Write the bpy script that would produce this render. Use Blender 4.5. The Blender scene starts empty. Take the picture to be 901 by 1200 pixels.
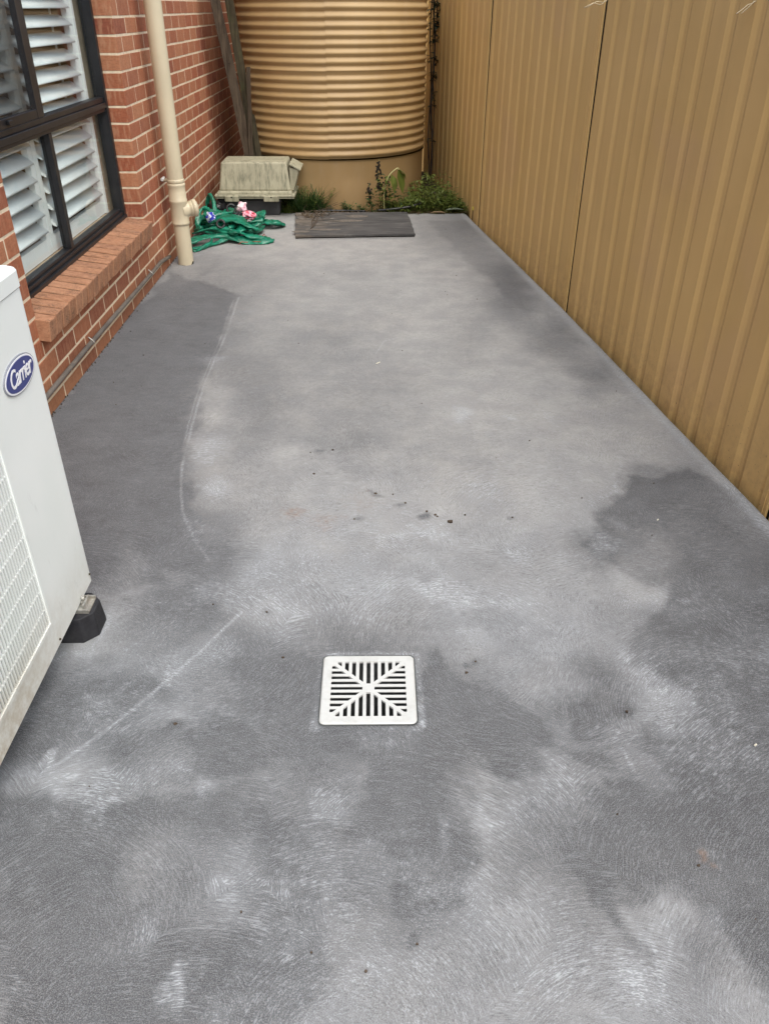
import bpy, bmesh, math, random
import numpy as np
from mathutils import Vector, Matrix, noise
R = math.radians
rnd = random.Random(7)
S = bpy.context.scene
C = S.collection

# ------------------------------------------------------------------ camera
PITCH, YAW, ROLL, CAMH = 0.569063, 0.0132286, 0.0043483, 1.4922
fw = Vector((math.sin(YAW)*math.cos(PITCH), math.cos(YAW)*math.cos(PITCH), -math.sin(PITCH)))
rt = Vector((math.cos(YAW), -math.sin(YAW), 0)); up = rt.cross(fw)
r2 = rt*math.cos(ROLL)+up*math.sin(ROLL); u2 = -rt*math.sin(ROLL)+up*math.cos(ROLL)
cd = bpy.data.cameras.new('camera'); cam = bpy.data.objects.new('camera', cd); C.objects.link(cam)
M = Matrix((r2, u2, -fw)).transposed().to_4x4(); M.translation = (0, 0, CAMH)
cam.matrix_world = M
cd.sensor_fit = 'VERTICAL'; cd.sensor_height = 24; cd.lens = 926.4/1200*24
cd.clip_start = 0.02; cd.clip_end = 1000
S.camera = cam
# ------------------------------------------------------------------ light: bright overcast
SUN_EL, SUN_ROT = 60, 153
w = bpy.data.worlds.new('World'); S.world = w; w.use_nodes = True
nt = w.node_tree; bg = nt.nodes['Background']
sky = nt.nodes.new('ShaderNodeTexSky'); sky.sky_type = 'NISHITA'; sky.sun_disc = False
sky.sun_elevation = R(SUN_EL); sky.sun_rotation = R(SUN_ROT); sky.air_density = 1.0; sky.dust_density = 4.0; sky.ozone_density = 1.0
nt.links.new(sky.outputs[0], bg.inputs[0]); bg.inputs[1].default_value = 0.13
sl = bpy.data.lights.new('sun', 'SUN'); sl.energy = 1.9; sl.angle = R(85); sl.color = (0.95, 1.0, 0.93)
so = bpy.data.objects.new('sun', sl); C.objects.link(so)
# Nishita rotation 0 = +Y, clockwise seen from above
sd = Vector((math.sin(R(SUN_ROT))*math.cos(R(SUN_EL)), math.cos(R(SUN_ROT))*math.cos(R(SUN_EL)), math.sin(R(SUN_EL))))
so.rotation_euler = sd.to_track_quat('Z', 'Y').to_euler(); so.location = (0, 0, 6)
S.view_settings.view_transform = 'Standard'; S.view_settings.look = 'None'
S.view_settings.exposure = 0.84; S.view_settings.gamma = 1.0; S.view_settings.use_curve_mapping = False
S.render.resolution_x, S.render.resolution_y = 768, 1024

# ------------------------------------------------------------------ stains and tuned tone of the slab (metres on the ground)
STAINS = [
    (0.85, [(-1.4, 3.13), (-1.38, 4.94), (-1.33, 5.31), (-0.84, 4.78), (-0.82, 4.34), (-0.82, 3.88), (-0.8, 3.4), (-0.77, 3.0), (-0.74, 2.67), (-0.7, 2.39), (-0.62, 2.2), (-0.55, 2.06), (-0.63, 2.0), (-0.65, 1.9), (-0.75, 1.9), (-0.82, 1.86), (-0.96, 2.13)]),
    (0.62, [(-0.84, 1.15), (-0.67, 1.16), (-0.52, 1.16), (-0.38, 1.13), (-0.21, 1.09), (-0.16, 1.01), (-0.14, 0.9), (-0.07, 0.81), (-0.14, 0.68), (-0.62, 0.61)]),
    (0.50, [(-0.91, 1.34), (-0.75, 1.54), (-0.64, 1.57), (-0.46, 1.45), (-0.3, 1.36), (-0.22, 1.23), (-0.46, 1.16), (-0.85, 1.19)]),
    (0.80, [(0.16, 1.62), (0.18, 1.54), (0.31, 1.44), (0.39, 1.36), (0.45, 1.27), (0.54, 1.27), (0.54, 1.22), (0.49, 1.25), (0.39, 1.25), (0.36, 1.2), (0.29, 1.16), (0.25, 1.22), (0.22, 1.22), (0.22, 1.08), (0.24, 1.01), (0.18, 0.97), (0.19, 0.91), (0.14, 0.87), (0.08, 0.86), (0.03, 0.88), (0.04, 0.98), (-0.0, 1.04), (-0.05, 1.09), (-0.03, 1.23), (-0.14, 1.3), (-0.22, 1.28), (-0.24, 1.33), (-0.25, 1.54), (-0.22, 1.62), (-0.16, 1.54), (-0.14, 1.33), (0.12, 1.33), (0.12, 1.5), (0.13, 1.6)]),
    (0.90, [(0.96, 2.57), (0.9, 2.44), (0.68, 2.12), (0.77, 1.99), (0.8, 1.9), (0.91, 1.9), (0.82, 1.77), (0.68, 1.66), (0.66, 1.57), (0.75, 1.53), (0.8, 1.42), (0.84, 1.33), (0.69, 1.29), (0.64, 1.32), (0.64, 1.19), (0.53, 1.17), (0.54, 1.12), (0.47, 1.16), (0.47, 1.11), (0.55, 1.08), (0.39, 1.05), (0.37, 1.0), (0.4, 0.93), (0.46, 0.87), (0.47, 0.78), (0.49, 0.93), (0.58, 0.93), (0.62, 0.89), (0.66, 0.83), (0.68, 0.79), (0.69, 0.7), (0.94, 0.6), (1.98, 2.32), (1.39, 2.31), (1.32, 2.47), (1.19, 2.66)]),
    (0.70, [(0.52, 1.42), (0.56, 1.43), (0.59, 1.38), (0.56, 1.32), (0.51, 1.31), (0.5, 1.35)]),
    (0.50, [(0.43, 6.82), (0.81, 6.82), (0.98, 5.71), (1.09, 4.73), (1.19, 4.07), (1.29, 3.44), (1.17, 3.4), (1.1, 3.88), (0.97, 4.34), (0.78, 4.7), (0.76, 5.18), (0.61, 5.7)]),
    (0.35, [(-1.29, 5.7), (-1.24, 6.69), (-0.69, 6.69), (-0.6, 6.06), (-1.02, 5.7), (-1.12, 5.08), (-1.32, 5.27)]),
    (0.50, [(-0.86, 1.86), (-0.72, 1.88), (-0.49, 1.9), (-0.44, 1.78), (-0.53, 1.64), (-0.66, 1.54), (-0.78, 1.64)]),
]
TONE_X = [-1.4+0.1*i for i in range(29)]
TONE_Y = [0.6+0.1*i for i in range(26)]+[3.3+0.25*i for i in range(16)]
TONE = [   # 0 = palest, 25 = darkest; stains plus painted correction for uneven light
    [32, 32, 32, 32, 32, 32, 32, 32, 32, 32, 32, 32, 22, 13, 8, 15, 9, 7, 8, -3, 4, 0, 0, 0, 0, 0, 0, 0, 0],
    [27, 27, 26, 25, 25, 24, 23, 23, 31, 32, 32, 32, 24, 13, 14, 13, 6, 13, 9, 9, 11, 3, 3, 3, 4, 4, 4, 4, 4],
    [27, 28, 28, 29, 30, 30, 31, 31, 26, 20, 32, 32, 32, 14, 18, 16, 14, 14, 15, 6, 29, 28, 32, 32, 32, 32, 32, 32, 32],
    [32, 32, 32, 32, 32, 32, 32, 32, 32, 25, 26, 13, 32, 23, 28, 32, 19, 8, 20, 9, 8, 22, 32, 32, 32, 32, 32, 32, 32],
    [32, 32, 32, 32, 32, 32, 32, 32, 32, 12, 20, 12, 32, 29, 29, 32, 23, 30, 32, 32, 29, 25, 31, 32, 32, 32, 32, 32, 32],
    [32, 32, 32, 32, 32, 32, 32, 31, 32, 32, 32, 32, 26, 30, 32, 32, 11, 28, 32, 31, 32, 32, 32, 32, 32, 32, 32, 32, 32],
    [-3, -2, -2, -2, -1, -1, 1, 6, 25, 12, 24, 32, 26, 29, 24, 31, 19, 28, 23, 24, 28, 32, 32, 32, 32, 32, 32, 32, 32],
    [31, 31, 31, 31, 31, 31, 31, 18, 32, 25, 26, 32, 32, 32, 32, 32, 32, 24, 14, 26, 20, 25, 32, 32, 32, 32, 32, 32, 32],
    [19, 19, 19, 19, 19, 19, 23, 32, 26, 2, 20, 32, 32, 32, 32, 32, 32, 31, 28, 30, 22, 15, 32, 32, 32, 32, 32, 32, 32],
    [31, 31, 31, 31, 32, 32, 32, 32, 30, 23, 22, 32, 32, 32, 32, 32, 32, 24, 7, 6, 28, 9, 32, 32, 32, 32, 32, 32, 32],
    [6, 6, 6, 6, 6, 5, 5, 14, 14, 21, 30, 32, 32, 32, 30, 28, 17, 10, 12, 6, 22, 4, 20, 32, 32, 32, 32, 32, 32],
    [-5, -5, -5, -5, -5, -5, -3, 17, 19, 24, 24, 20, 21, 26, 22, 20, 13, 6, 8, 5, 7, 12, 22, 31, 31, 32, 32, 32, 32],
    [-3, -3, -3, -3, -3, -2, 9, 27, 32, 23, 12, 7, 9, 17, 14, 12, 11, 8, 3, 3, 0, 9, 27, 32, 29, 31, 32, 32, 32],
    [21, 21, 21, 22, 22, 22, 17, 22, 32, 27, 17, 13, 12, 8, 9, 8, 7, 7, 3, 3, 7, 10, 3, 24, 29, 26, 32, 32, 32],
    [32, 32, 32, 32, 32, 31, 16, 24, 32, 29, 16, 11, 9, 6, 6, 6, 6, 6, 6, 4, 7, 23, 5, 14, 29, 23, 27, 29, 29],
    [32, 32, 32, 32, 32, 28, 17, 29, 32, 27, 10, 3, 3, 7, 5, 7, 9, 6, 9, 6, 4, 26, 17, 11, 26, 23, 22, 23, 23],
    [32, 32, 32, 32, 32, 28, 25, 32, 29, 21, 7, 3, 3, 6, 4, 4, 4, 6, 6, 4, -1, 16, 22, 17, 22, 25, 24, 13, 11],
    [32, 32, 32, 32, 32, 31, 31, 32, 23, 16, 9, 6, 4, 3, 4, 0, -2, 5, 4, 0, -1, 7, 17, 25, 24, 23, 30, 13, -3],
    [32, 32, 32, 32, 32, 32, 32, 29, 18, 12, 9, 6, 5, 4, 3, 1, -1, 5, 3, -1, -1, 2, 7, 22, 27, 23, 21, 13, -4],
    [32, 32, 32, 32, 32, 32, 32, 26, 12, 9, 7, 5, 5, 5, 3, 3, 3, 5, 4, -1, -1, -1, -1, 15, 29, 26, 17, 3, -3],
    [32, 32, 32, 32, 32, 32, 32, 22, 9, 8, 7, 4, 7, 8, 5, 5, 6, 6, 4, 0, -1, -2, -5, 5, 24, 24, 17, -1, -5],
    [32, 32, 32, 32, 32, 32, 32, 20, 10, 11, 8, 4, 10, 13, 9, 7, 8, 7, 5, 1, -2, -3, -5, -3, 8, 11, 10, 1, -5],
    [32, 32, 32, 32, 32, 32, 31, 18, 12, 13, 9, 5, 15, 19, 12, 10, 9, 8, 6, 2, -2, -5, -5, -5, -3, -1, -1, -3, -5],
    [32, 32, 32, 32, 32, 32, 28, 14, 12, 16, 11, 7, 16, 19, 14, 11, 9, 7, 4, 2, -1, -5, -5, -5, -5, -5, -5, -5, -5],
    [32, 32, 32, 32, 32, 32, 24, 8, 12, 20, 13, 9, 15, 17, 13, 11, 8, 4, 0, 1, 0, -4, -5, -4, -4, -5, -5, -5, -5],
    [32, 32, 32, 32, 32, 32, 19, 2, 13, 22, 14, 10, 14, 15, 13, 10, 8, 2, -3, -1, 2, -3, -5, -3, -2, -5, -5, -5, -5],
    [32, 32, 32, 32, 32, 29, 15, 9, 18, 20, 14, 11, 12, 13, 12, 10, 8, 3, -1, -2, -1, -3, -5, 1, 9, 3, -5, -5, -5],
    [32, 32, 32, 32, 32, 27, 19, 19, 20, 16, 11, 10, 11, 11, 12, 10, 8, 6, 5, 2, -3, -5, -5, 0, 16, 22, 6, -5, -5],
    [32, 32, 32, 32, 32, 29, 25, 20, 15, 13, 12, 13, 14, 12, 9, 6, 5, 5, 7, 7, 0, -5, 4, 14, 13, 9, 3, -3, -5],
    [32, 32, 32, 32, 32, 32, 27, 17, 11, 12, 13, 14, 16, 12, 7, 4, 2, 2, 6, 10, 4, -2, 6, 20, 23, 7, -5, -5, -5],
    [32, 32, 32, 32, 32, 32, 23, 13, 9, 9, 9, 10, 10, 8, 6, 4, 1, -1, 2, 4, 7, 10, 12, 13, 13, 6, -2, -5, -5],
    [32, 32, 32, 32, 32, 28, 19, 10, 8, 6, 5, 5, 5, 5, 6, 5, 1, -4, -2, -1, 5, 15, 25, 16, 5, -2, -4, -5, -5],
    [22, 24, 26, 28, 29, 23, 16, 11, 8, 6, 5, 5, 5, 5, 6, 4, 0, -4, -3, 0, 4, 14, 23, 21, 9, -3, -5, -5, -5],
    [13, 17, 20, 24, 25, 20, 15, 11, 8, 5, 5, 6, 6, 6, 5, 3, -1, -4, -3, 0, 3, 12, 21, 26, 14, 1, -5, -5, -5],
    [8, 12, 17, 22, 21, 18, 15, 11, 8, 5, 6, 6, 6, 5, 4, 2, -1, -4, -4, 0, 4, 11, 19, 27, 18, 6, -5, -5, -5],
    [7, 10, 12, 14, 12, 10, 7, 5, 3, 2, 2, 2, 2, 2, 1, 0, 0, 0, 1, 4, 7, 10, 13, 16, 14, 6, -2, -5, -5],
    [5, 5, 5, 5, 4, 3, 1, 0, -1, -2, -1, -1, -1, -2, -2, -2, 1, 3, 5, 8, 11, 13, 11, 9, 7, 3, -2, -5, -5],
    [1, -1, -2, -3, -3, -3, -4, -4, -5, -5, -5, -4, -4, -5, -5, -3, 1, 5, 10, 12, 14, 17, 11, 6, 0, -2, -4, -5, -5],
    [-3, -5, -5, -5, -5, -5, -5, -5, -5, -5, -5, -5, -5, -5, -5, -5, 1, 6, 12, 14, 16, 18, 14, 6, -2, -5, -5, -5, -5],
    [-4, -5, -5, -5, -5, -5, -5, -5, -5, -5, -5, -5, -5, -5, -5, -5, 0, 6, 11, 14, 16, 18, 16, 8, 1, -5, -5, -5, -5],
    [-5, -5, -5, -5, -5, -5, -5, -5, -5, -5, -5, -5, -5, -5, -5, -5, 0, 5, 10, 13, 15, 17, 18, 10, 3, -4, -5, -5, -5],
    [-5, -5, -5, -5, -5, -5, -5, -5, -5, -5, -5, -5, -5, -5, -5, -5, 0, 5, 10, 13, 15, 17, 19, 12, 6, -1, -5, -5, -5],
]
FROST = [(-0.66,2.78,0.085,0.8),(-0.61,2.48,0.069,0.8),(-0.38,1.99,0.094,0.8),(-0.28,1.82,0.113,0.7),(-0.51,1.86,0.064,0.6),(-0.43,1.62,0.066,0.8),(-0.53,1.54,0.045,0.8),(0.37,3.10,0.052,0.7),(0.55,3.08,0.029,0.5),(0.74,3.10,0.045,0.5),(0.44,2.07,0.069,0.5),(0.46,1.83,0.089,0.5),(-0.03,1.78,0.074,0.5),(0.03,1.90,0.078,0.5),(-0.62,1.19,0.058,0.9),(-0.73,1.17,0.048,0.8),(-0.40,1.14,0.031,0.8),(-0.47,1.22,0.031,0.6),(-0.34,0.95,0.028,0.8),(-0.26,0.93,0.043,0.5),(0.09,0.75,0.093,0.5),(0.29,0.81,0.096,0.5),(0.73,2.12,0.051,0.9),(0.85,2.22,0.035,0.8),(0.22,1.09,0.026,0.6),(0.30,1.09,0.055,0.6),(0.40,1.12,0.057,0.4),(0.59,1.35,0.042,0.6),(0.72,1.44,0.048,0.7),(0.80,1.50,0.027,0.8),(-0.68,1.64,0.047,0.6),(-0.09,1.01,0.044,0.7),(-0.11,1.14,0.048,0.7),(-0.07,0.90,0.051,0.6),(-0.02,0.78,0.063,0.6),(-0.45,0.82,0.016,0.7),(-0.35,0.75,0.012,0.8),(-0.64,0.73,0.022,0.6),(0.13,1.06,0.022,0.7),(-0.57,3.55,0.081,0.4),(-0.81,3.77,0.052,0.6),(-0.74,4.49,0.099,0.4),(0.38,2.51,0.189,0.1),(-0.02,1.33,0.083,0.5),(-0.21,0.69,0.030,0.5),(0.67,0.98,0.025,0.6),(0.67,0.84,0.027,0.7),(-0.98,3.55,0.041,0.4),(-0.90,3.00,0.036,0.3),(-0.88,2.39,0.048,0.3),(-1.29,5.70,0.048,0.6),]
LINES = [
    (0.0065, 0.50, [(-0.772, 1.215), (-0.733, 1.258), (-0.659, 1.349), (-0.597, 1.433), (-0.541, 1.523), (-0.475, 1.63), (-0.399, 1.782)]),
    (0.012, 0.6, [(-0.779, 1.246), (-0.768, 1.284), (-0.759, 1.234)]),
    (0.0065, 0.42, [(-0.825, 4.747), (-0.803, 4.205), (-0.804, 3.768), (-0.797, 3.4), (-0.776, 3.085), (-0.758, 2.812), (-0.73, 2.574), (-0.675, 2.336), (-0.598, 2.153), (-0.532, 2.048)]),
    (0.004, 0.4, [(-0.849, 4.698), (-0.825, 4.138), (-0.82, 3.712), (-0.812, 3.352), (-0.79, 3.043), (-0.772, 2.812)]),
    (0.012, 0.6, [(-0.371, 0.784), (-0.357, 0.739), (-0.354, 0.71)]),
    (0.006, 0.6, [(0.588, 1.273), (0.601, 1.211)]),
    (0.006, 0.4, [(0.001, 3.825), (0.047, 4.007), (0.139, 4.071)]),
    (0.006, 0.3, [(-0.246, 2.431), (-0.124, 2.46), (-0.0, 2.454), (0.092, 2.435)]),
]
SPOTS = [(0.257, 2.266), (-0.0, 2.454), (0.062, 2.447), (0.106, 2.389), (-0.17, 2.788), (-0.257, 2.767), (-0.232, 2.598), (0.268, 1.578), (0.239, 1.536), (0.628, 1.395), (0.527, 1.097), (-0.48, 1.825), (-0.252, 1.598), (-0.494, 1.364), (-0.318, 1.789), (0.663, 0.973), (0.311, 2.309), (0.213, 2.299), (0.179, 2.332), (0.207, 2.31), (-0.122, 0.802), (0.076, 0.816), (-0.401, 3.97), (-0.074, 2.284), (0.627, 2.866), (0.473, 2.292)]
# ------------------------------------------------------------------ helpers
class G:
    """small node-graph helper"""
    def __init__(s, name, rough=0.6, spec=0.4, metal=0.0):
        s.m = bpy.data.materials.new(name); s.m.use_nodes = True; s.t = s.m.node_tree
        s.b = s.t.nodes['Principled BSDF']; s.b.inputs['Roughness'].default_value = rough
        s.b.inputs['Specular IOR Level'].default_value = spec; s.b.inputs['Metallic'].default_value = metal
        s.tc = None
    def n(s, typ, **kw):
        x = s.t.nodes.new(typ)
        for k, v in kw.items():
            if k.startswith('i_'):
                k = k[2:]; k = int(k) if k.isdigit() else k
                if hasattr(v, 'is_output') or isinstance(v, bpy.types.NodeSocket): s.t.links.new(v, x.inputs[k])
                else: x.inputs[k].default_value = v
            else: setattr(x, k, v)
        return x
    def obj(s):
        if not s.tc: s.tc = s.n('ShaderNodeTexCoord')
        return s.tc.outputs['Object']
    def pos(s):
        return s.n('ShaderNodeNewGeometry').outputs['Position']
    def math(s, op, a, b=0.0, c=0.0, clamp=False):
        x = s.n('ShaderNodeMath', operation=op, use_clamp=clamp)
        for i, v in enumerate((a, b, c)):
            if isinstance(v, bpy.types.NodeSocket): s.t.links.new(v, x.inputs[i])
            else: x.inputs[i].default_value = v
        return x.outputs[0]
    def map(s, v, sc=(1, 1, 1), loc=(0, 0, 0), rot=(0, 0, 0)):
        x = s.n('ShaderNodeMapping', i_Vector=v); x.inputs['Scale'].default_value = sc; x.inputs['Location'].default_value = loc; x.inputs['Rotation'].default_value = rot
        return x.outputs[0]
    def noise(s, v, scale, detail=3, rough=0.55, out=0, dist=0.0):
        x = s.n('ShaderNodeTexNoise', i_Vector=v); x.inputs['Scale'].default_value = scale; x.inputs['Detail'].default_value = detail
        x.inputs['Roughness'].default_value = rough; x.inputs['Distortion'].default_value = dist
        return x.outputs[out]
    def ramp(s, v, lo, hi, a=0.0, b=1.0, smooth=True):
        x = s.n('ShaderNodeMapRange', interpolation_type='SMOOTHSTEP' if smooth else 'LINEAR')
        s.t.links.new(v, x.inputs['Value'])
        for k, y in (('From Min', lo), ('From Max', hi), ('To Min', a), ('To Max', b)): x.inputs[k].default_value = y
        return x.outputs[0]
    def mix(s, f, a, b, bt='MIX'):
        x = s.n('ShaderNodeMix', data_type='RGBA', blend_type=bt)
        for i, v in ((0, f), (6, a), (7, b)):
            if isinstance(v, bpy.types.NodeSocket): s.t.links.new(v, x.inputs[i])
            elif i == 0: x.inputs[0].default_value = v
            else: x.inputs[i].default_value = (*v, 1) if len(v) == 3 else v
        return x.outputs[2]
    def color(s, v):
        if isinstance(v, bpy.types.NodeSocket): s.t.links.new(v, s.b.inputs['Base Color'])
        else: s.b.inputs['Base Color'].default_value = (*v, 1)
    def rough(s, v): s.t.links.new(v, s.b.inputs['Roughness'])
    def bump(s, h, strength=0.3, dist=0.005):
        x = s.n('ShaderNodeBump', i_Height=h); x.inputs['Strength'].default_value = strength; x.inputs['Distance'].default_value = dist
        s.t.links.new(x.outputs[0], s.b.inputs['Normal'])
    def rand(s): return s.n('ShaderNodeObjectInfo').outputs['Random']
    def sep(s, v):
        x = s.n('ShaderNodeSeparateXYZ', i_0=v); return x.outputs
    def vec(s, *a):
        x = s.n('ShaderNodeCombineXYZ')
        for i, v in enumerate(a):
            if isinstance(v, bpy.types.NodeSocket): s.t.links.new(v, x.inputs[i])
            else: x.inputs[i].default_value = v
        return x.outputs[0]

def link(name, me, m=None, parent=None):
    o = bpy.data.objects.new(name, me); C.objects.link(o)
    if m and not me.materials: me.materials.append(m)
    if parent: o.parent = parent
    return o
def empty(name, loc, label, cat, rz=0, group=None):
    o = bpy.data.objects.new(name, None); C.objects.link(o); o.location = loc; o.rotation_euler[2] = rz
    o.empty_display_size = 0.1
    return tag(o, label, cat, group)
def tag(o, label, cat, group=None):
    o['label'] = label; o['category'] = cat
    if group: o['group'] = group
    return o
class MB:
    """collects shapes into one mesh"""
    def __init__(s): s.v = []; s.f = []; s.sm = []
    def add(s, vs, fs, smooth=False):
        k = len(s.v); s.v += [tuple(v) for v in vs]; s.f += [tuple(i+k for i in f) for f in fs]; s.sm += [smooth]*len(fs); return s
    def box(s, x0, x1, y0, y1, z0, z1, mat=None):
        vs = [Vector((x, y, z)) for z in (z0, z1) for y in (y0, y1) for x in (x0, x1)]
        if mat: vs = [mat @ v for v in vs]
        return s.add(vs, [(0, 2, 3, 1), (4, 5, 7, 6), (0, 1, 5, 4), (2, 6, 7, 3), (0, 4, 6, 2), (1, 3, 7, 5)])
    def prism(s, pts, z0, z1, mat=None, smooth=False):
        n = len(pts); vs = [Vector((p[0], p[1], z)) for z in (z0, z1) for p in pts]
        if mat: vs = [mat @ v for v in vs]
        s.add(vs, [tuple(range(n-1, -1, -1)), tuple(range(n, 2*n))])
        k = len(s.v)-2*n
        s.f += [(k+i, k+(i+1) % n, k+n+(i+1) % n, k+n+i) for i in range(n)]; s.sm += [smooth]*n
        return s
    def tube(s, pts, r, n=8, cap=True):
        pts = [Vector(p) for p in pts]; rs = r if hasattr(r, '__len__') else [r]*len(pts)
        rings = []; pu = None
        for i, p in enumerate(pts):
            t = (pts[min(i+1, len(pts)-1)]-pts[max(i-1, 0)]).normalized()
            if pu is None: pu = t.orthogonal().normalized()
            pu = (pu - t*pu.dot(t)); pu = pu.normalized() if pu.length > 1e-6 else t.orthogonal().normalized()
            b = t.cross(pu)
            rings.append([p+(pu*math.cos(2*math.pi*k/n)+b*math.sin(2*math.pi*k/n))*rs[i] for k in range(n)])
        vs = [v for rg in rings for v in rg]
        fs = [(i*n+k, i*n+(k+1) % n, (i+1)*n+(k+1) % n, (i+1)*n+k) for i in range(len(pts)-1) for k in range(n)]
        s.add(vs, fs, True)
        if cap:
            k = len(s.v)-len(vs); s.f += [tuple(k+j for j in range(n-1, -1, -1)), tuple(len(s.v)-n+j for j in range(n))]; s.sm += [False]*2
        return s
    def lathe(s, prof, n=48, c=(0, 0, 0), a0=0, a1=2*math.pi):
        full = abs(a1-a0-2*math.pi) < 1e-6; cols = n if full else n+1
        vs = [(c[0]+r*math.cos(a0+(a1-a0)*j/n), c[1]+r*math.sin(a0+(a1-a0)*j/n), c[2]+z) for r, z in prof for j in range(cols)]
        fs = [(i*cols+j, i*cols+(j+1) % cols, (i+1)*cols+(j+1) % cols, (i+1)*cols+j) for i in range(len(prof)-1) for j in range(n)]
        return s.add(vs, fs, True)
    def mesh(s, name):
        me = bpy.data.meshes.new(name); me.from_pydata([tuple(v) for v in s.v], [], s.f)
        me.polygons.foreach_set('use_smooth', s.sm); me.update(); return me
    def build(s, name, m, parent=None, bevel=0, seg=1, loc=None):
        me = s.mesh(name)
        if bevel: bev(me, bevel, seg)
        o = link(name, me, m, parent)
        if loc: o.location = loc
        return o
def bev(me, w_, seg=1, ang=30):
    bm = bmesh.new(); bm.from_mesh(me); bmesh.ops.recalc_face_normals(bm, faces=bm.faces)
    es = [e for e in bm.edges if len(e.link_faces) == 2 and e.calc_face_angle(0) > R(ang)]
    bmesh.ops.bevel(bm, geom=es, offset=w_, segments=seg, affect='EDGES', profile=0.5, clamp_overlap=True)
    bm.to_mesh(me); bm.free()
def smooth_noise(x, y, sc, seed):
    """vectorised value noise"""
    r_ = np.random.RandomState(seed); T = r_.rand(256, 256)
    X = x*sc+100.37; Y = y*sc+57.91; i = np.floor(X).astype(int); j = np.floor(Y).astype(int); fx = X-i; fy = Y-j
    fx = fx*fx*(3-2*fx); fy = fy*fy*(3-2*fy); g = lambda a, b: T[a % 256, b % 256]
    return (g(i, j)*(1-fx)+g(i+1, j)*fx)*(1-fy)+(g(i, j+1)*(1-fx)+g(i+1, j+1)*fx)*fy
def fbm(x, y, sc, seed, o=4):
    a = 0; t = 0
    for k in range(o): a = a+smooth_noise(x, y, sc*2**k, seed+k)*0.55**k; t += 0.55**k
    return a/t

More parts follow.
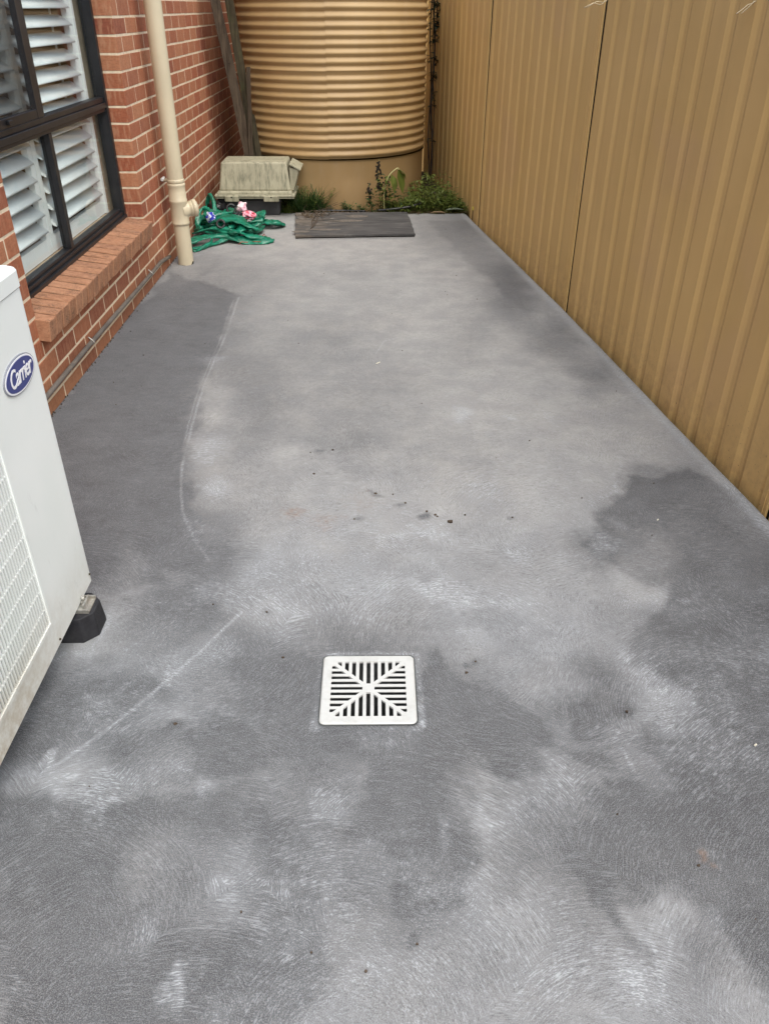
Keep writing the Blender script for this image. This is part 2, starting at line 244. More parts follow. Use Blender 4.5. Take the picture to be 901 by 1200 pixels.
# ------------------------------------------------------------------ materials
def m_concrete():
    g = G('brushed_concrete', 0.75, 0.3); P = g.pos()
    col = g.n('ShaderNodeVertexColor', layer_name='wear_tone'); cs = g.n('ShaderNodeSeparateColor', i_0=col.outputs[0])
    st, fr, ru = cs.outputs[0], cs.outputs[1], cs.outputs[2]
    x = g.sep(P)
    P2 = g.vec(x[0], x[1], 0.0)
    dn = g.n('ShaderNodeVectorMath', operation='SCALE', i_0=g.n('ShaderNodeVectorMath', operation='SUBTRACT', i_0=g.noise(P2, 2.2, 2, out=1), i_1=(0.5, 0.5, 0.5)).outputs[0]); dn.inputs['Scale'].default_value = 0.07
    Pd = g.n('ShaderNodeVectorMath', operation='ADD', i_0=P2, i_1=dn.outputs[0]).outputs[0]
    def swirl(scale, off, fr_r, fr_t):
        """arcs of a swept broom: streaks run round scattered centres"""
        v = g.n('ShaderNodeTexVoronoi', voronoi_dimensions='2D', i_Vector=g.map(Pd, loc=(off, off*0.7, 0))); v.inputs['Scale'].default_value = scale
        loc = g.n('ShaderNodeVectorMath', operation='SUBTRACT', i_0=g.map(Pd, loc=(off, off*0.7, 0)), i_1=v.outputs['Position']).outputs[0]
        l = g.sep(loc); r = g.n('ShaderNodeVectorMath', operation='LENGTH', i_0=g.vec(l[0], g.math('ADD', l[1], 0.16), 0.0)).outputs['Value']
        th = g.math('ARCTAN2', l[0], g.math('ADD', l[1], 0.16))
        cid = g.sep(v.outputs['Color'])[0]
        a_ = g.noise(g.vec(g.math('MULTIPLY', r, fr_r), g.math('ADD', g.math('MULTIPLY', th, fr_t), g.math('MULTIPLY', cid, 60.0)), 0.0), 1.0, 2, 0.55)
        b_ = g.noise(g.vec(g.math('MULTIPLY', r, fr_r*0.55), g.math('ADD', g.math('MULTIPLY', th, fr_t*0.22), g.math('MULTIPLY', cid, 90.0)), 3.0), 1.0, 1, 0.5)
        return g.math('ADD', g.math('MULTIPLY', a_, 0.62), g.math('MULTIPLY', b_, 0.42))
    s1 = swirl(1.7, 3.1, 430, 30); s2 = swirl(2.3, 11.7, 500, 27)
    sel = g.ramp(g.noise(P2, 3.0, 2), 0.42, 0.58)
    mixs = g.n('ShaderNodeMix', data_type='FLOAT', i_0=sel, i_2=s1, i_3=s2).outputs[0]
    streak = g.ramp(mixs, 0.53, 0.62)                       # fine light strokes
    big = g.noise(P2, 1.1, 4, 0.6); med = g.noise(P2, 6.0, 5, 0.65); fine = g.noise(P2, 45, 4, 0.7); grit = g.noise(P2, 420, 2, 0.7)
    # stains with irregular soft-to-crisp margins
    e = g.math('ADD', st, g.math('ADD', g.math('MULTIPLY', g.math('SUBTRACT', med, 0.5), 1.0), g.math('MULTIPLY', g.math('SUBTRACT', fine, 0.5), 0.9)))
    e = g.math('ADD', st, g.math('ADD', g.math('MULTIPLY', g.math('SUBTRACT', med, 0.5), 0.35), g.math('MULTIPLY', g.math('SUBTRACT', fine, 0.5), 0.85)))
    stain_tone = g.ramp(e, -0.05, 1.15, smooth=False)
    dry = g.mix(g.ramp(x[1], 1.3, 3.2), (0.250, 0.268, 0.292), (0.300, 0.299, 0.291))
    dry = g.mix(g.ramp(big, 0.35, 0.65), dry, g.mix(0.5, dry, (0.33, 0.318, 0.30)))
    dry = g.mix(g.ramp(med, 0.3, 0.7, 0.0, 0.5), dry, (0.17, 0.17, 0.18))
    wet = g.mix(g.ramp(g.math('ADD', g.math('MULTIPLY', med, 0.6), g.math('MULTIPLY', g.noise(g.map(P2, (1.0, 2.2, 1.0)), 13, 5, 0.7), 0.4)), 0.36, 0.64, smooth=False), (0.038, 0.041, 0.048), (0.090, 0.095, 0.104))
    c = g.mix(g.math('MULTIPLY', stain_tone, 0.93), dry, wet)
    # frost / laitance: light dust caught in the broom strokes
    near = g.ramp(x[1], 1.6, 4.5, 1.0, 0.42)
    f1 = g.ramp(g.math('ADD', fr, g.math('ADD', g.math('MULTIPLY', g.math('SUBTRACT', med, 0.5), 0.8), g.math('MULTIPLY', g.math('SUBTRACT', fine, 0.5), 1.1))), 0.12, 0.80)
    amt = g.math('MULTIPLY', streak, g.math('ADD', 0.32, g.math('MULTIPLY', f1, 0.72)))
    amt = g.math('MULTIPLY', g.math('MULTIPLY', amt, near), g.math('SUBTRACT', 1.0, g.math('MULTIPLY', stain_tone, 0.45)))
    amt = g.math('ADD', amt, g.math('MULTIPLY', f1, 0.24), clamp=True)
    c = g.mix(amt, c, (0.45, 0.48, 0.515))
    dk = g.math('MULTIPLY', g.ramp(mixs, 0.38, 0.49, 1.0, 0.0), g.math('MULTIPLY', near, 0.5))
    c = g.mix(dk, c, (0.055, 0.055, 0.062))
    c = g.mix(g.ramp(grit, 0.40, 0.70, 0.0, 0.34), c, (0.45, 0.44, 0.43))
    c = g.mix(g.ramp(fine, 0.62, 0.8, 0.0, 0.30), c, (0.10, 0.10, 0.10))
    c = g.mix(g.math('MULTIPLY', g.ramp(g.math('ADD', ru, g.math('MULTIPLY', g.math('SUBTRACT', fine, 0.5), 1.2)), 0.3, 1.0), 0.55), c, (0.24, 0.13, 0.07))
    g.color(c)
    g.rough(g.math('SUBTRACT', 0.80, g.math('MULTIPLY', stain_tone, 0.18)))
    h = g.math('ADD', g.math('MULTIPLY', mixs, 0.8), g.math('ADD', g.math('MULTIPLY', grit, 0.25), g.math('MULTIPLY', fine, 0.5)))
    g.bump(h, 0.6, 0.004)
    return g.m
def m_brick(name, a, b, c_, speck=0.0, drag=(60, 260, 14)):
    g = G(name, 0.85, 0.2); O = g.obj(); P = g.pos()
    rnd_ = g.n('ShaderNodeObjectInfo').outputs['Random']; isl = g.n('ShaderNodeNewGeometry').outputs['Random Per Island']
    r = g.math('FRACT', g.math('ADD', rnd_, isl))
    col = g.mix(g.ramp(r, 0.0, 1.0, smooth=False), a, b)
    r2_ = g.math('FRACT', g.math('MULTIPLY', r, 7.31))
    col = g.mix(g.ramp(r2_, 0.65, 1.0, 0, 0.75), col, c_)
    n1 = g.noise(g.map(P, (9, 9, 30)), 4, 5, 0.7)
    col = g.mix(g.ramp(n1, 0.35, 0.75, 0, 0.6), col, g.mix(0.6, col, (0.07, 0.025, 0.015)))
    scr = g.noise(g.map(P, drag), 1, 3, 0.6)       # wire-cut vertical drag marks
    col = g.mix(g.ramp(scr, 0.46, 0.66, 0, 0.55), col, (0.50, 0.27, 0.16))
    gr = g.noise(P, 260, 2, 0.7)
    col = g.mix(g.ramp(gr, 0.60, 0.78, 0, 0.6 if speck else 0.35), col, (0.06, 0.03, 0.02))
    if speck:
        sp_ = g.math('MULTIPLY', g.ramp(g.noise(P, 14, 4, 0.7), 0.45, 0.68), g.ramp(g.noise(P, 150, 3, 0.75), 0.42, 0.56))
        col = g.mix(g.math('MULTIPLY', sp_, speck), col, (0.035, 0.035, 0.03))
    # dust and splash near the ground
    z = g.sep(P)[2]
    col = g.mix(g.math('MULTIPLY', g.ramp(g.math('ADD', z, g.math('MULTIPLY', n1, 0.2)), 0.12, 0.42, 0.32, 0.0), 1.0), col, (0.20, 0.115, 0.062))
    g.color(col); g.bump(g.math('ADD', scr, g.math('MULTIPLY', gr, 0.6)), 0.6, 0.003)
    return g.m
def m_plain(name, col, rough=0.5, spec=0.4, var=0.12, sc=8, bump=0.0, metal=0, dirt=None, dirt_amt=0.5, dsc=(1, 1, 1), dlo=0.5, dhi=0.75):
    g = G(name, rough, spec, metal); P = g.pos()
    n1 = g.noise(P, sc, 4, 0.6)
    c = g.mix(g.ramp(n1, 0.3, 0.7), tuple(x*(1-var) for x in col), tuple(min(1, x*(1+var)) for x in col))
    if dirt:
        n2 = g.noise(g.map(P, dsc), 5, 5, 0.7)
        c = g.mix(g.ramp(n2, dlo, dhi, 0, dirt_amt), c, dirt)
    g.color(c)
    if bump: g.bump(g.noise(P, sc*12, 3, 0.6), bump, 0.003)
    return g.m
def m_wood(name, a, b, axis=2, sc=1.0, moss=None):
    g = G(name, 0.85, 0.2); O = g.obj()
    s_ = [28*sc, 28*sc, 28*sc]; s_[axis] = 1.6*sc
    n1 = g.noise(g.map(O, tuple(s_)), 2.2, 6, 0.7, dist=0.6); n2 = g.noise(O, 9, 4, 0.7)
    c = g.mix(g.ramp(n1, 0.30, 0.68), a, b)
    c = g.mix(g.ramp(n2, 0.45, 0.8, 0, 0.6), c, tuple(x*0.45 for x in a))
    if moss: c = g.mix(g.ramp(g.noise(O, 3.5, 4, 0.6), 0.52, 0.7, 0, 0.6), c, moss)
    g.color(c); g.bump(n1, 0.8, 0.006); return g.m
def m_leaf(name, a, b):
    g = G(name, 0.5, 0.4); r = g.n('ShaderNodeNewGeometry').outputs['Random Per Island']
    c = g.mix(g.ramp(r, 0, 1, smooth=False), a, b); g.color(c)
    g.b.inputs['Subsurface Weight'].default_value = 0.0
    tr = g.n('ShaderNodeBsdfTranslucent'); g.t.links.new(c, tr.inputs[0])
    mx = g.n('ShaderNodeMixShader'); mx.inputs[0].default_value = 0.3
    g.t.links.new(g.b.outputs[0], mx.inputs[1]); g.t.links.new(tr.outputs[0], mx.inputs[2])
    g.t.links.new(mx.outputs[0], g.t.nodes['Material Output'].inputs[0]); return g.m
def m_painted_fence():
    g = G('tan_powder_coat', 0.6, 0.3); P = g.pos(); z = g.sep(P)[2]
    n1 = g.noise(g.map(P, (1, 1, 0.35)), 3.0, 5, 0.6)
    c = g.mix(g.ramp(n1, 0.3, 0.7), (0.60, 0.390, 0.150), (0.64, 0.420, 0.168))
    # pinkish faded patches, splash dirt along the bottom, runs
    c = g.mix(g.ramp(g.noise(P, 1.7, 3, 0.5), 0.54, 0.70, 0, 0.25), c, (0.55, 0.34, 0.19))
    c = g.mix(g.ramp(g.noise(g.map(P, (12, 12, 0.7)), 1.6, 4, 0.65), 0.5, 0.75, 0, 0.10), c, (0.40, 0.26, 0.11))
    sp_ = g.math('MULTIPLY', g.ramp(g.math('ADD', z, g.math('MULTIPLY', g.noise(P, 5, 3), 0.3)), 0.10, 0.52, 1.0, 0.0), g.ramp(g.noise(P, 22, 5, 0.75), 0.38, 0.66))
    c = g.mix(g.math('MULTIPLY', sp_, 0.32), c, (0.26, 0.14, 0.07))
    dots = g.math('MULTIPLY', g.ramp(g.noise(P, 130, 2, 0.5), 0.69, 0.74), g.ramp(z, 0.05, 0.45, 1.0, 0.0))
    c = g.mix(g.math('MULTIPLY', dots, 0.7), c, (0.10, 0.05, 0.03))
    g.color(c); g.bump(g.noise(P, 2.5, 2), 0.25, 0.03)
    g.rough(g.ramp(n1, 0.3, 0.7, 0.64, 0.74)); return g.m
def m_tank():
    g = G('tan_tank_steel', 0.45, 0.45); P = g.pos(); z = g.sep(P)[2]
    c = g.mix(g.ramp(g.noise(g.map(P, (1, 1, .5)), 3, 4), 0.3, 0.7), (0.33, 0.215, 0.095), (0.38, 0.255, 0.118))
    dust = g.ramp(g.noise(g.map(P, (9, 9, 2)), 2, 5, 0.7), 0.45, 0.75, 0, 0.35)
    c = g.mix(dust, c, (0.38, 0.27, 0.16))
    lowd = g.math('MULTIPLY', g.ramp(g.math('ADD', z, g.math('MULTIPLY', g.noise(P, 4, 4, 0.7), 0.3)), 0.10, 0.60, 1.0, 0.0), 0.45)
    c = g.mix(lowd, c, (0.23, 0.14, 0.06)); g.color(c)
    g.rough(g.ramp(z, 0.395, 0.405, 0.62, 0.50)); g.bump(g.noise(P, 3.5, 2), 0.12, 0.03)
    return g.m
def m_ac():
    g = G('white_ac_paint', 0.42, 0.45); P = g.pos(); s_ = g.sep(P)
    c = g.mix(g.ramp(g.noise(P, 4, 4), 0.35, 0.7), (0.78, 0.82, 0.80), (0.82, 0.85, 0.835))
    sm = g.ramp(g.noise(g.map(P, (20, 20, 5)), 2, 4, 0.7), 0.60, 0.76, 0, 0.22); c = g.mix(sm, c, (0.42, 0.43, 0.42))
    # tan grime low down, worst towards the near end
    low = g.math('MULTIPLY', g.ramp(s_[2], 0.11, 0.30, 1.0, 0.0), g.ramp(s_[1], 1.10, 1.75, 1.0, 0.25))
    low = g.math('MULTIPLY', low, g.ramp(g.noise(P, 26, 5, 0.75), 0.25, 0.70, 0.35, 1.0))
    c = g.mix(g.math('MULTIPLY', low, 0.85), c, (0.34, 0.26, 0.15)); g.color(c); return g.m
def m_glass():
    g = G('window_glass', 0.02, 0.5)
    tr = g.n('ShaderNodeBsdfTransparent'); tr.inputs[0].default_value = (0.965, 0.985, 0.98, 1)
    gl = g.n('ShaderNodeBsdfGlossy'); gl.inputs['Roughness'].default_value = 0.015
    fr = g.n('ShaderNodeFresnel'); fr.inputs[0].default_value = 1.5
    mx = g.n('ShaderNodeMixShader', i_0=g.math('MULTIPLY', g.math('ADD', fr.outputs[0], 0.01), g.math('SUBTRACT', 1.0, g.n('ShaderNodeNewGeometry').outputs['Backfacing']))); g.t.links.new(tr.outputs[0], mx.inputs[1]); g.t.links.new(gl.outputs[0], mx.inputs[2])
    g.t.links.new(mx.outputs[0], g.t.nodes['Material Output'].inputs[0]); return g.m
def m_screen():
    g = G('insect_mesh', 0.6, 0.2); g.color((0.03, 0.03, 0.032)); P = g.pos(); x = g.sep(P)
    wv = g.math('MAXIMUM', g.math('PINGPONG', g.math('MULTIPLY', x[1], 600), 1.0), g.math('PINGPONG', g.math('MULTIPLY', x[2], 600), 1.0))
    tr = g.n('ShaderNodeBsdfTransparent'); mx = g.n('ShaderNodeMixShader', i_0=g.ramp(wv, 0.60, 0.85))
    g.t.links.new(tr.outputs[0], mx.inputs[1]); g.t.links.new(g.b.outputs[0], mx.inputs[2]); g.t.links.new(mx.outputs[0], g.t.nodes['Material Output'].inputs[0]); return g.m
def m_green():
    g = G('green_plastic_film', 0.22, 0.6); P = g.pos()
    c = g.mix(g.ramp(g.noise(P, 22, 3), 0.3, 0.7), (0.006, 0.14, 0.078), (0.02, 0.29, 0.18)); g.color(c)
    tr = g.n('ShaderNodeBsdfTranslucent'); g.t.links.new(c, tr.inputs[0]); mx = g.n('ShaderNodeMixShader'); mx.inputs[0].default_value = 0.25
    g.t.links.new(g.b.outputs[0], mx.inputs[1]); g.t.links.new(tr.outputs[0], mx.inputs[2]); g.t.links.new(mx.outputs[0], g.t.nodes['Material Output'].inputs[0])
    g.bump(g.noise(P, 60, 3), 0.5, 0.006); return g.m
def m_print(name, a, b, sc):
    g = G(name, 0.35, 0.5); O = g.obj(); g.color(g.mix(g.ramp(g.noise(O, sc, 2, 0.5), 0.46, 0.52), a, b)); return g.m

MC = m_concrete()
MBR = m_brick('red_brick', (0.345, 0.105, 0.055), (0.450, 0.190, 0.100), (0.235, 0.065, 0.042))
MSILL = m_brick('sill_brick_face', (0.40, 0.195, 0.110), (0.47, 0.240, 0.140), (0.33, 0.165, 0.10), speck=0.6, drag=(30, 60, 30))
MMORT = m_plain('cream_mortar', (0.72, 0.59, 0.43), 0.9, 0.1, 0.12, 30, 0.3, dirt=(0.40, 0.29, 0.18), dirt_amt=0.4)
MFRAME = m_plain('charcoal_frame', (0.013, 0.013, 0.015), 0.42, 0.5, 0.25, 6, dirt=(0.06, 0.055, 0.05), dirt_amt=0.25, dsc=(6, 2, 2))
MGLASS = m_glass(); MSCREEN = m_screen()
MSHUT = m_plain('white_shutter_paint', (0.88, 0.91, 0.90), 0.4, 0.4, 0.02)
MCREAM = m_plain('cream_pvc', (0.56, 0.49, 0.35), 0.38, 0.45, 0.05, 4, dirt=(0.30, 0.24, 0.16), dirt_amt=0.35, dsc=(3, 3, 1.2), dlo=0.55, dhi=0.85)
MFENCE = m_painted_fence(); MTANK = m_tank(); MAC = m_ac()
MBLACKGAP = m_plain('dark_gap', (0.012, 0.010, 0.008), 0.9, 0.1)
MDRAIN = m_plain('white_grate_plastic', (0.55, 0.56, 0.55), 0.45, 0.4, 0.03, 20, 0.1, dirt=(0.33, 0.33, 0.31), dirt_amt=0.45, dsc=(4, 4, 4), dlo=0.44, dhi=0.74)
MPIT = m_plain('pit_wall', (0.075, 0.080, 0.080), 0.8, 0.3, 0.3, 20)
MRUB = m_plain('black_rubber', (0.018, 0.018, 0.022), 0.65, 0.35, 0.2, 40, 0.3, dirt=(0.07, 0.07, 0.07), dirt_amt=0.3)
MZINC = m_plain('galvanised_steel', (0.55, 0.54, 0.50), 0.35, 0.5, 0.25, 60, 0.6, metal=0.7, dirt=(0.30, 0.20, 0.10), dirt_amt=0.5)
MSOIL = m_plain('garden_soil', (0.05, 0.037, 0.025), 0.95, 0.1, 0.5, 20, 0.8)
MWOOD = m_wood('weathered_timber', (0.030, 0.021, 0.014), (0.095, 0.070, 0.048))
MWOODG = m_wood('mossy_timber', (0.030, 0.024, 0.014), (0.085, 0.070, 0.042), moss=(0.10, 0.11, 0.045))

# ------------------------------------------------------------------ setting: ground, slab
GRATE = (-0.020, 1.479); GH = 0.121
def ground():
    m_ = MB(); x0, x1, y0, y1 = GRATE[0]-GH+.01, GRATE[0]+GH-.01, GRATE[1]-GH+.01, GRATE[1]+GH-.01; z = -0.13
    xs = [-60, x0, x1, 60]; ys = [-60, y0, y1, 60]
    vs = [(x, y, z) for y in ys for x in xs]
    fs = [(j*4+i, j*4+i+1, j*4+i+5, j*4+i+4) for j in range(3) for i in range(3) if not (i == 1 and j == 1)]
    o = m_.add(vs, fs).build('ground', MSOIL); o['kind'] = 'structure'
ground()
EDGE = [(-3.0, 2.02), (0.3, 1.59), (2.309, 1.375), (4.586, 1.119), (6.918, 0.816), (7.09, 0.795)]
def edge_x(y):
    for (a, xa), (b, xb) in zip(EDGE, EDGE[1:]):
        if y <= b: return xa+(xb-xa)*(y-a)/(b-a)
    return EDGE[-1][1]
def slab():
    ys = np.concatenate([np.arange(-3, 0.5, 0.25), np.arange(0.5, 2.6, 0.0105), np.arange(2.6, 4.6, 0.014), np.arange(4.6, 7.08, 0.03), [7.08]])
    us = np.concatenate([np.linspace(0, 1, 471)])
    Y = np.repeat(ys[:, None], len(us), 1)
    ex = np.array([edge_x(y) for y in ys])[:, None]
    X = -1.397+(ex-0.055+1.397)*us[None, :]
    # frayed far edge
    Y[-1, :] += (smooth_noise(X[-1], X[-1]*0, 9, 3)-0.5)*0.03
    Z = (fbm(X, Y, 1.3, 5, 3)-0.5)*0.008
    def inside(px, py, poly):
        ins = np.zeros_like(px, bool); n = len(poly)
        for i in range(n):
            (x1, y1), (x2, y2) = poly[i], poly[(i+1) % n]
            c_ = ((y1 > py) != (y2 > py)) & (px < (x2-x1)*(py-y1)/((y2-y1) if y2 != y1 else 1e-9)+x1); ins ^= c_
        return ins
    def segd(px, py, a, b):
        dx, dy = b[0]-a[0], b[1]-a[1]; t = np.clip(((px-a[0])*dx+(py-a[1])*dy)/(dx*dx+dy*dy+1e-12), 0, 1)
        return np.hypot(px-a[0]-t*dx, py-a[1]-t*dy)
    wx = X+(fbm(X, Y, 7, 11, 5)-0.5)*0.14; wy = Y+(fbm(X, Y, 7, 31, 5)-0.5)*0.14
    T_ = (np.array(TONE)/25.0)
    w2x = X+(fbm(X, Y, 7, 211)-0.5)*0.13; w2y = Y+(fbm(X, Y, 7, 231)-0.5)*0.13
    fi = np.interp(w2y, TONE_Y, range(len(TONE_Y))); fj = np.interp(w2x, TONE_X, range(len(TONE_X)))
    ia = np.clip(fi.astype(int), 0, len(TONE_Y)-2); ja = np.clip(fj.astype(int), 0, len(TONE_X)-2); a_, b_ = fi-ia, fj-ja
    tone = (T_[ia, ja]*(1-b_)+T_[ia, ja+1]*b_)*(1-a_)+(T_[ia+1, ja]*(1-b_)+T_[ia+1, ja+1]*b_)*a_
    stain_tone = np.zeros_like(X)
    for s_, poly in STAINS:
        d = np.full_like(X, 9.0)
        for i in range(len(poly)): d = np.minimum(d, segd(wx, wy, poly[i], poly[(i+1) % len(poly)]))
        sgn = np.where(inside(wx, wy, poly), d, -d)
        soft = 0.035 if poly[0][1] < 3 else 0.06
        v = np.clip(0.5+sgn/soft, 0, 1)*s_
        stain_tone = np.maximum(stain_tone, v)
    def blur(A_, k):
        for ax in (0, 1):
            for _ in range(2):
                pad = [(0, 0), (0, 0)]; pad[ax] = (k+1, k); c_ = np.cumsum(np.pad(A_, pad, 'edge'), axis=ax); n_ = A_.shape[ax]
                A_ = (np.take(c_, range(2*k+1, 2*k+1+n_), ax)-np.take(c_, range(0, n_), ax))/(2*k+1)
        return A_
    # the light-corrected tone gives the broad values, the outlines sharpen the edges
    stain_tone = tone+0.85*(stain_tone-blur(stain_tone, 16))+(fbm(X, Y, 8, 301, 5)-0.5)*0.55*np.clip((4.2-Y)/1.5, 0.35, 1)
    for i_, (cx, cy) in enumerate(SPOTS):
        if i_ % 2 or i_ > 36: rr_ = 0.010+0.008*((i_*37) % 7)/7; stain_tone = stain_tone+0.9*np.exp(-(((wx-cx)/rr_/1.3)**2+((wy-cy)/rr_/.8)**2))
    for cx, cy, rr_ in ((-.48, 1.825, .022), (-.318, 1.789, .016), (-.494, 1.364, .016), (.268, 1.578, .014), (.628, 1.395, .016), (-.252, 1.598, .022), (.527, 1.097, .016)): stain_tone = stain_tone+0.5*np.exp(-((X-cx)**2+(Y-cy)**2)/rr_**2)
    # darker strip along the wall foot
    stain_tone = np.maximum(stain_tone, np.clip(1-(X+1.397)/0.10, 0, 1)*0.7)
    frost = np.zeros_like(X)
    for cx, cy, r, s_ in FROST:
        d = np.hypot(wx-cx, (wy-cy)*0.75)/max(r, .03); frost = np.maximum(frost, s_*np.exp(-d*d*0.8))
    # tide marks just outside the near stains
    frost = np.maximum(frost, np.clip(1-np.abs(stain_tone-0.18)/0.16, 0, 1)*0.55*np.clip((3.2-Y)/1.0, 0, 1)*(stain_tone > 0.02)*smooth_noise(X, Y, 4, 77)*1.5)
    frost = np.maximum(frost, np.clip((fbm(X, Y, 2.2, 91)-0.5)*2.5, 0, .6)*np.clip((2.6-Y)/0.9, 0, 1))
    ln = np.zeros_like(X)
    for wd, s_, pl in LINES:
        jx = X+(smooth_noise(X, Y, 9, 7)-0.5)*0.006; jy = Y
        for a, b in zip(pl, pl[1:]):
            d = segd(jx, jy, a, b); ln = np.maximum(ln, s_*np.clip(1.4-d/wd, 0, 1)*np.clip(.45+1.6*smooth_noise(X, Y, 9, 99)*smooth_noise(X, Y, 5, 98)*2, 0, 1))
    frost = frost*(1-0.35*np.clip(stain_tone*1.2, 0, 1))
    frost = np.clip(np.maximum(frost, ln*1.25), 0, 1.3)
    stain_tone = stain_tone*(1-np.clip(ln, 0, 1)*0.6)
    g_ = np.maximum(np.abs(X-GRATE[0]), np.abs(Y-GRATE[1]))        # pale mortar halo round the grate
    frost = np.maximum(frost, 0.75*np.clip(1-np.abs(g_-GH-0.012)/0.018, 0, 1)*smooth_noise(X, Y, 14, 17)*1.4)
    frost = np.maximum(frost, 0.75*np.clip(1-(ex-0.055-X)/0.045, 0, 1)*(0.35+0.65*smooth_noise(X, Y, 3, 57)))
    stain_tone = stain_tone*(1-0.5*np.clip(1-(ex-0.055-X)/0.035, 0, 1))
    rust = np.zeros_like(X)
    for cx, cy, r, s_ in ((-0.28, 2.36, 0.08, .62), (-0.18, 2.30, 0.10, .5), (-0.05, 2.40, 0.16, .42), (0.66, 0.97, 0.02, .8), (-0.77, 1.60, 0.02, .5), (0.74, 3.25, .05, .4), (0.95, 3.9, .09, .3), (1.02, 3.2, .08, .3)):
        rust = np.maximum(rust, s_*np.exp(-((wx-cx)**2+(wy-cy)**2)/r/r))
    ny, nx = X.shape
    # rounded right-hand arris, then down
    cols = [(0.015, -0.0015), (0.028, -0.005), (0.040, -0.011), (0.049, -0.020), (0.055, -0.034), (0.055, -0.13)]
    Xe = [ex+(-0.055+a) for a, b in cols]
    XX = np.concatenate([X]+[np.asarray(x) for x in Xe], 1); YY = np.concatenate([Y]+[Y[:, -1:] for _ in cols], 1)
    ZZ = np.concatenate([Z]+[Z[:, -1:]+b for a, b in cols], 1)
    A = lambda q_: np.concatenate([q_]+[q_[:, -1:] for _ in cols], 1)
    st, fr_, ru = A(stain_tone), A(frost), A(rust)
    for k in range(6): fr_[:, nx+k] = np.maximum(fr_[:, nx+k], 0.7*smooth_noise(YY[:, nx+k], YY[:, nx+k]*0, 5, 3))
    # far edge face
    XX = np.vstack([XX, XX[-1:]]); YY = np.vstack([YY, YY[-1:]+0.002]); ZZ = np.vstack([ZZ, ZZ[-1:]*0-0.13]); st = np.vstack([st, st[-1:]]); fr_ = np.vstack([fr_, fr_[-1:]]); ru = np.vstack([ru, ru[-1:]])
    NY, NX = XX.shape
    co = np.stack([XX, YY, ZZ], -1).reshape(-1, 3)
    idx = np.arange(NY*NX).reshape(NY, NX)
    q_ = np.stack([idx[:-1, :-1], idx[:-1, 1:], idx[1:, 1:], idx[1:, :-1]], -1).reshape(-1, 4)
    cc = co[q_].mean(1); keep = ~((np.abs(cc[:, 0]-GRATE[0]) < GH-0.012) & (np.abs(cc[:, 1]-GRATE[1]) < GH-0.012)); q_ = q_[keep]
    me = bpy.data.meshes.new('concrete_slab'); me.vertices.add(len(co)); me.vertices.foreach_set('co', co.ravel())
    me.loops.add(len(q_)*4); me.loops.foreach_set('vertex_index', q_.ravel().astype(np.int32))
    me.polygons.add(len(q_)); me.polygons.foreach_set('loop_start', np.arange(0, len(q_)*4, 4, dtype=np.int32)); me.polygons.foreach_set('loop_total', np.full(len(q_), 4, dtype=np.int32))
    me.polygons.foreach_set('use_smooth', np.ones(len(q_), bool)); me.update(calc_edges=True)
    ca = me.color_attributes.new('wear_tone', 'FLOAT_COLOR', 'POINT')
    ca.data.foreach_set('color', np.stack([st, fr_, ru, np.ones_like(st)], -1).reshape(-1).astype(np.float32))
    o = link('concrete_path', me, MC); o['kind'] = 'structure'
slab()
sb_ = MB(); sb_.add([(-1.397, 7.07, -0.03), (0.83, 7.07, -0.03), (0.9, 10, -0.03), (-1.397, 10, -0.03)], [(0, 1, 2, 3)])
o = sb_.build('soil_bed', MSOIL); o['kind'] = 'structure'

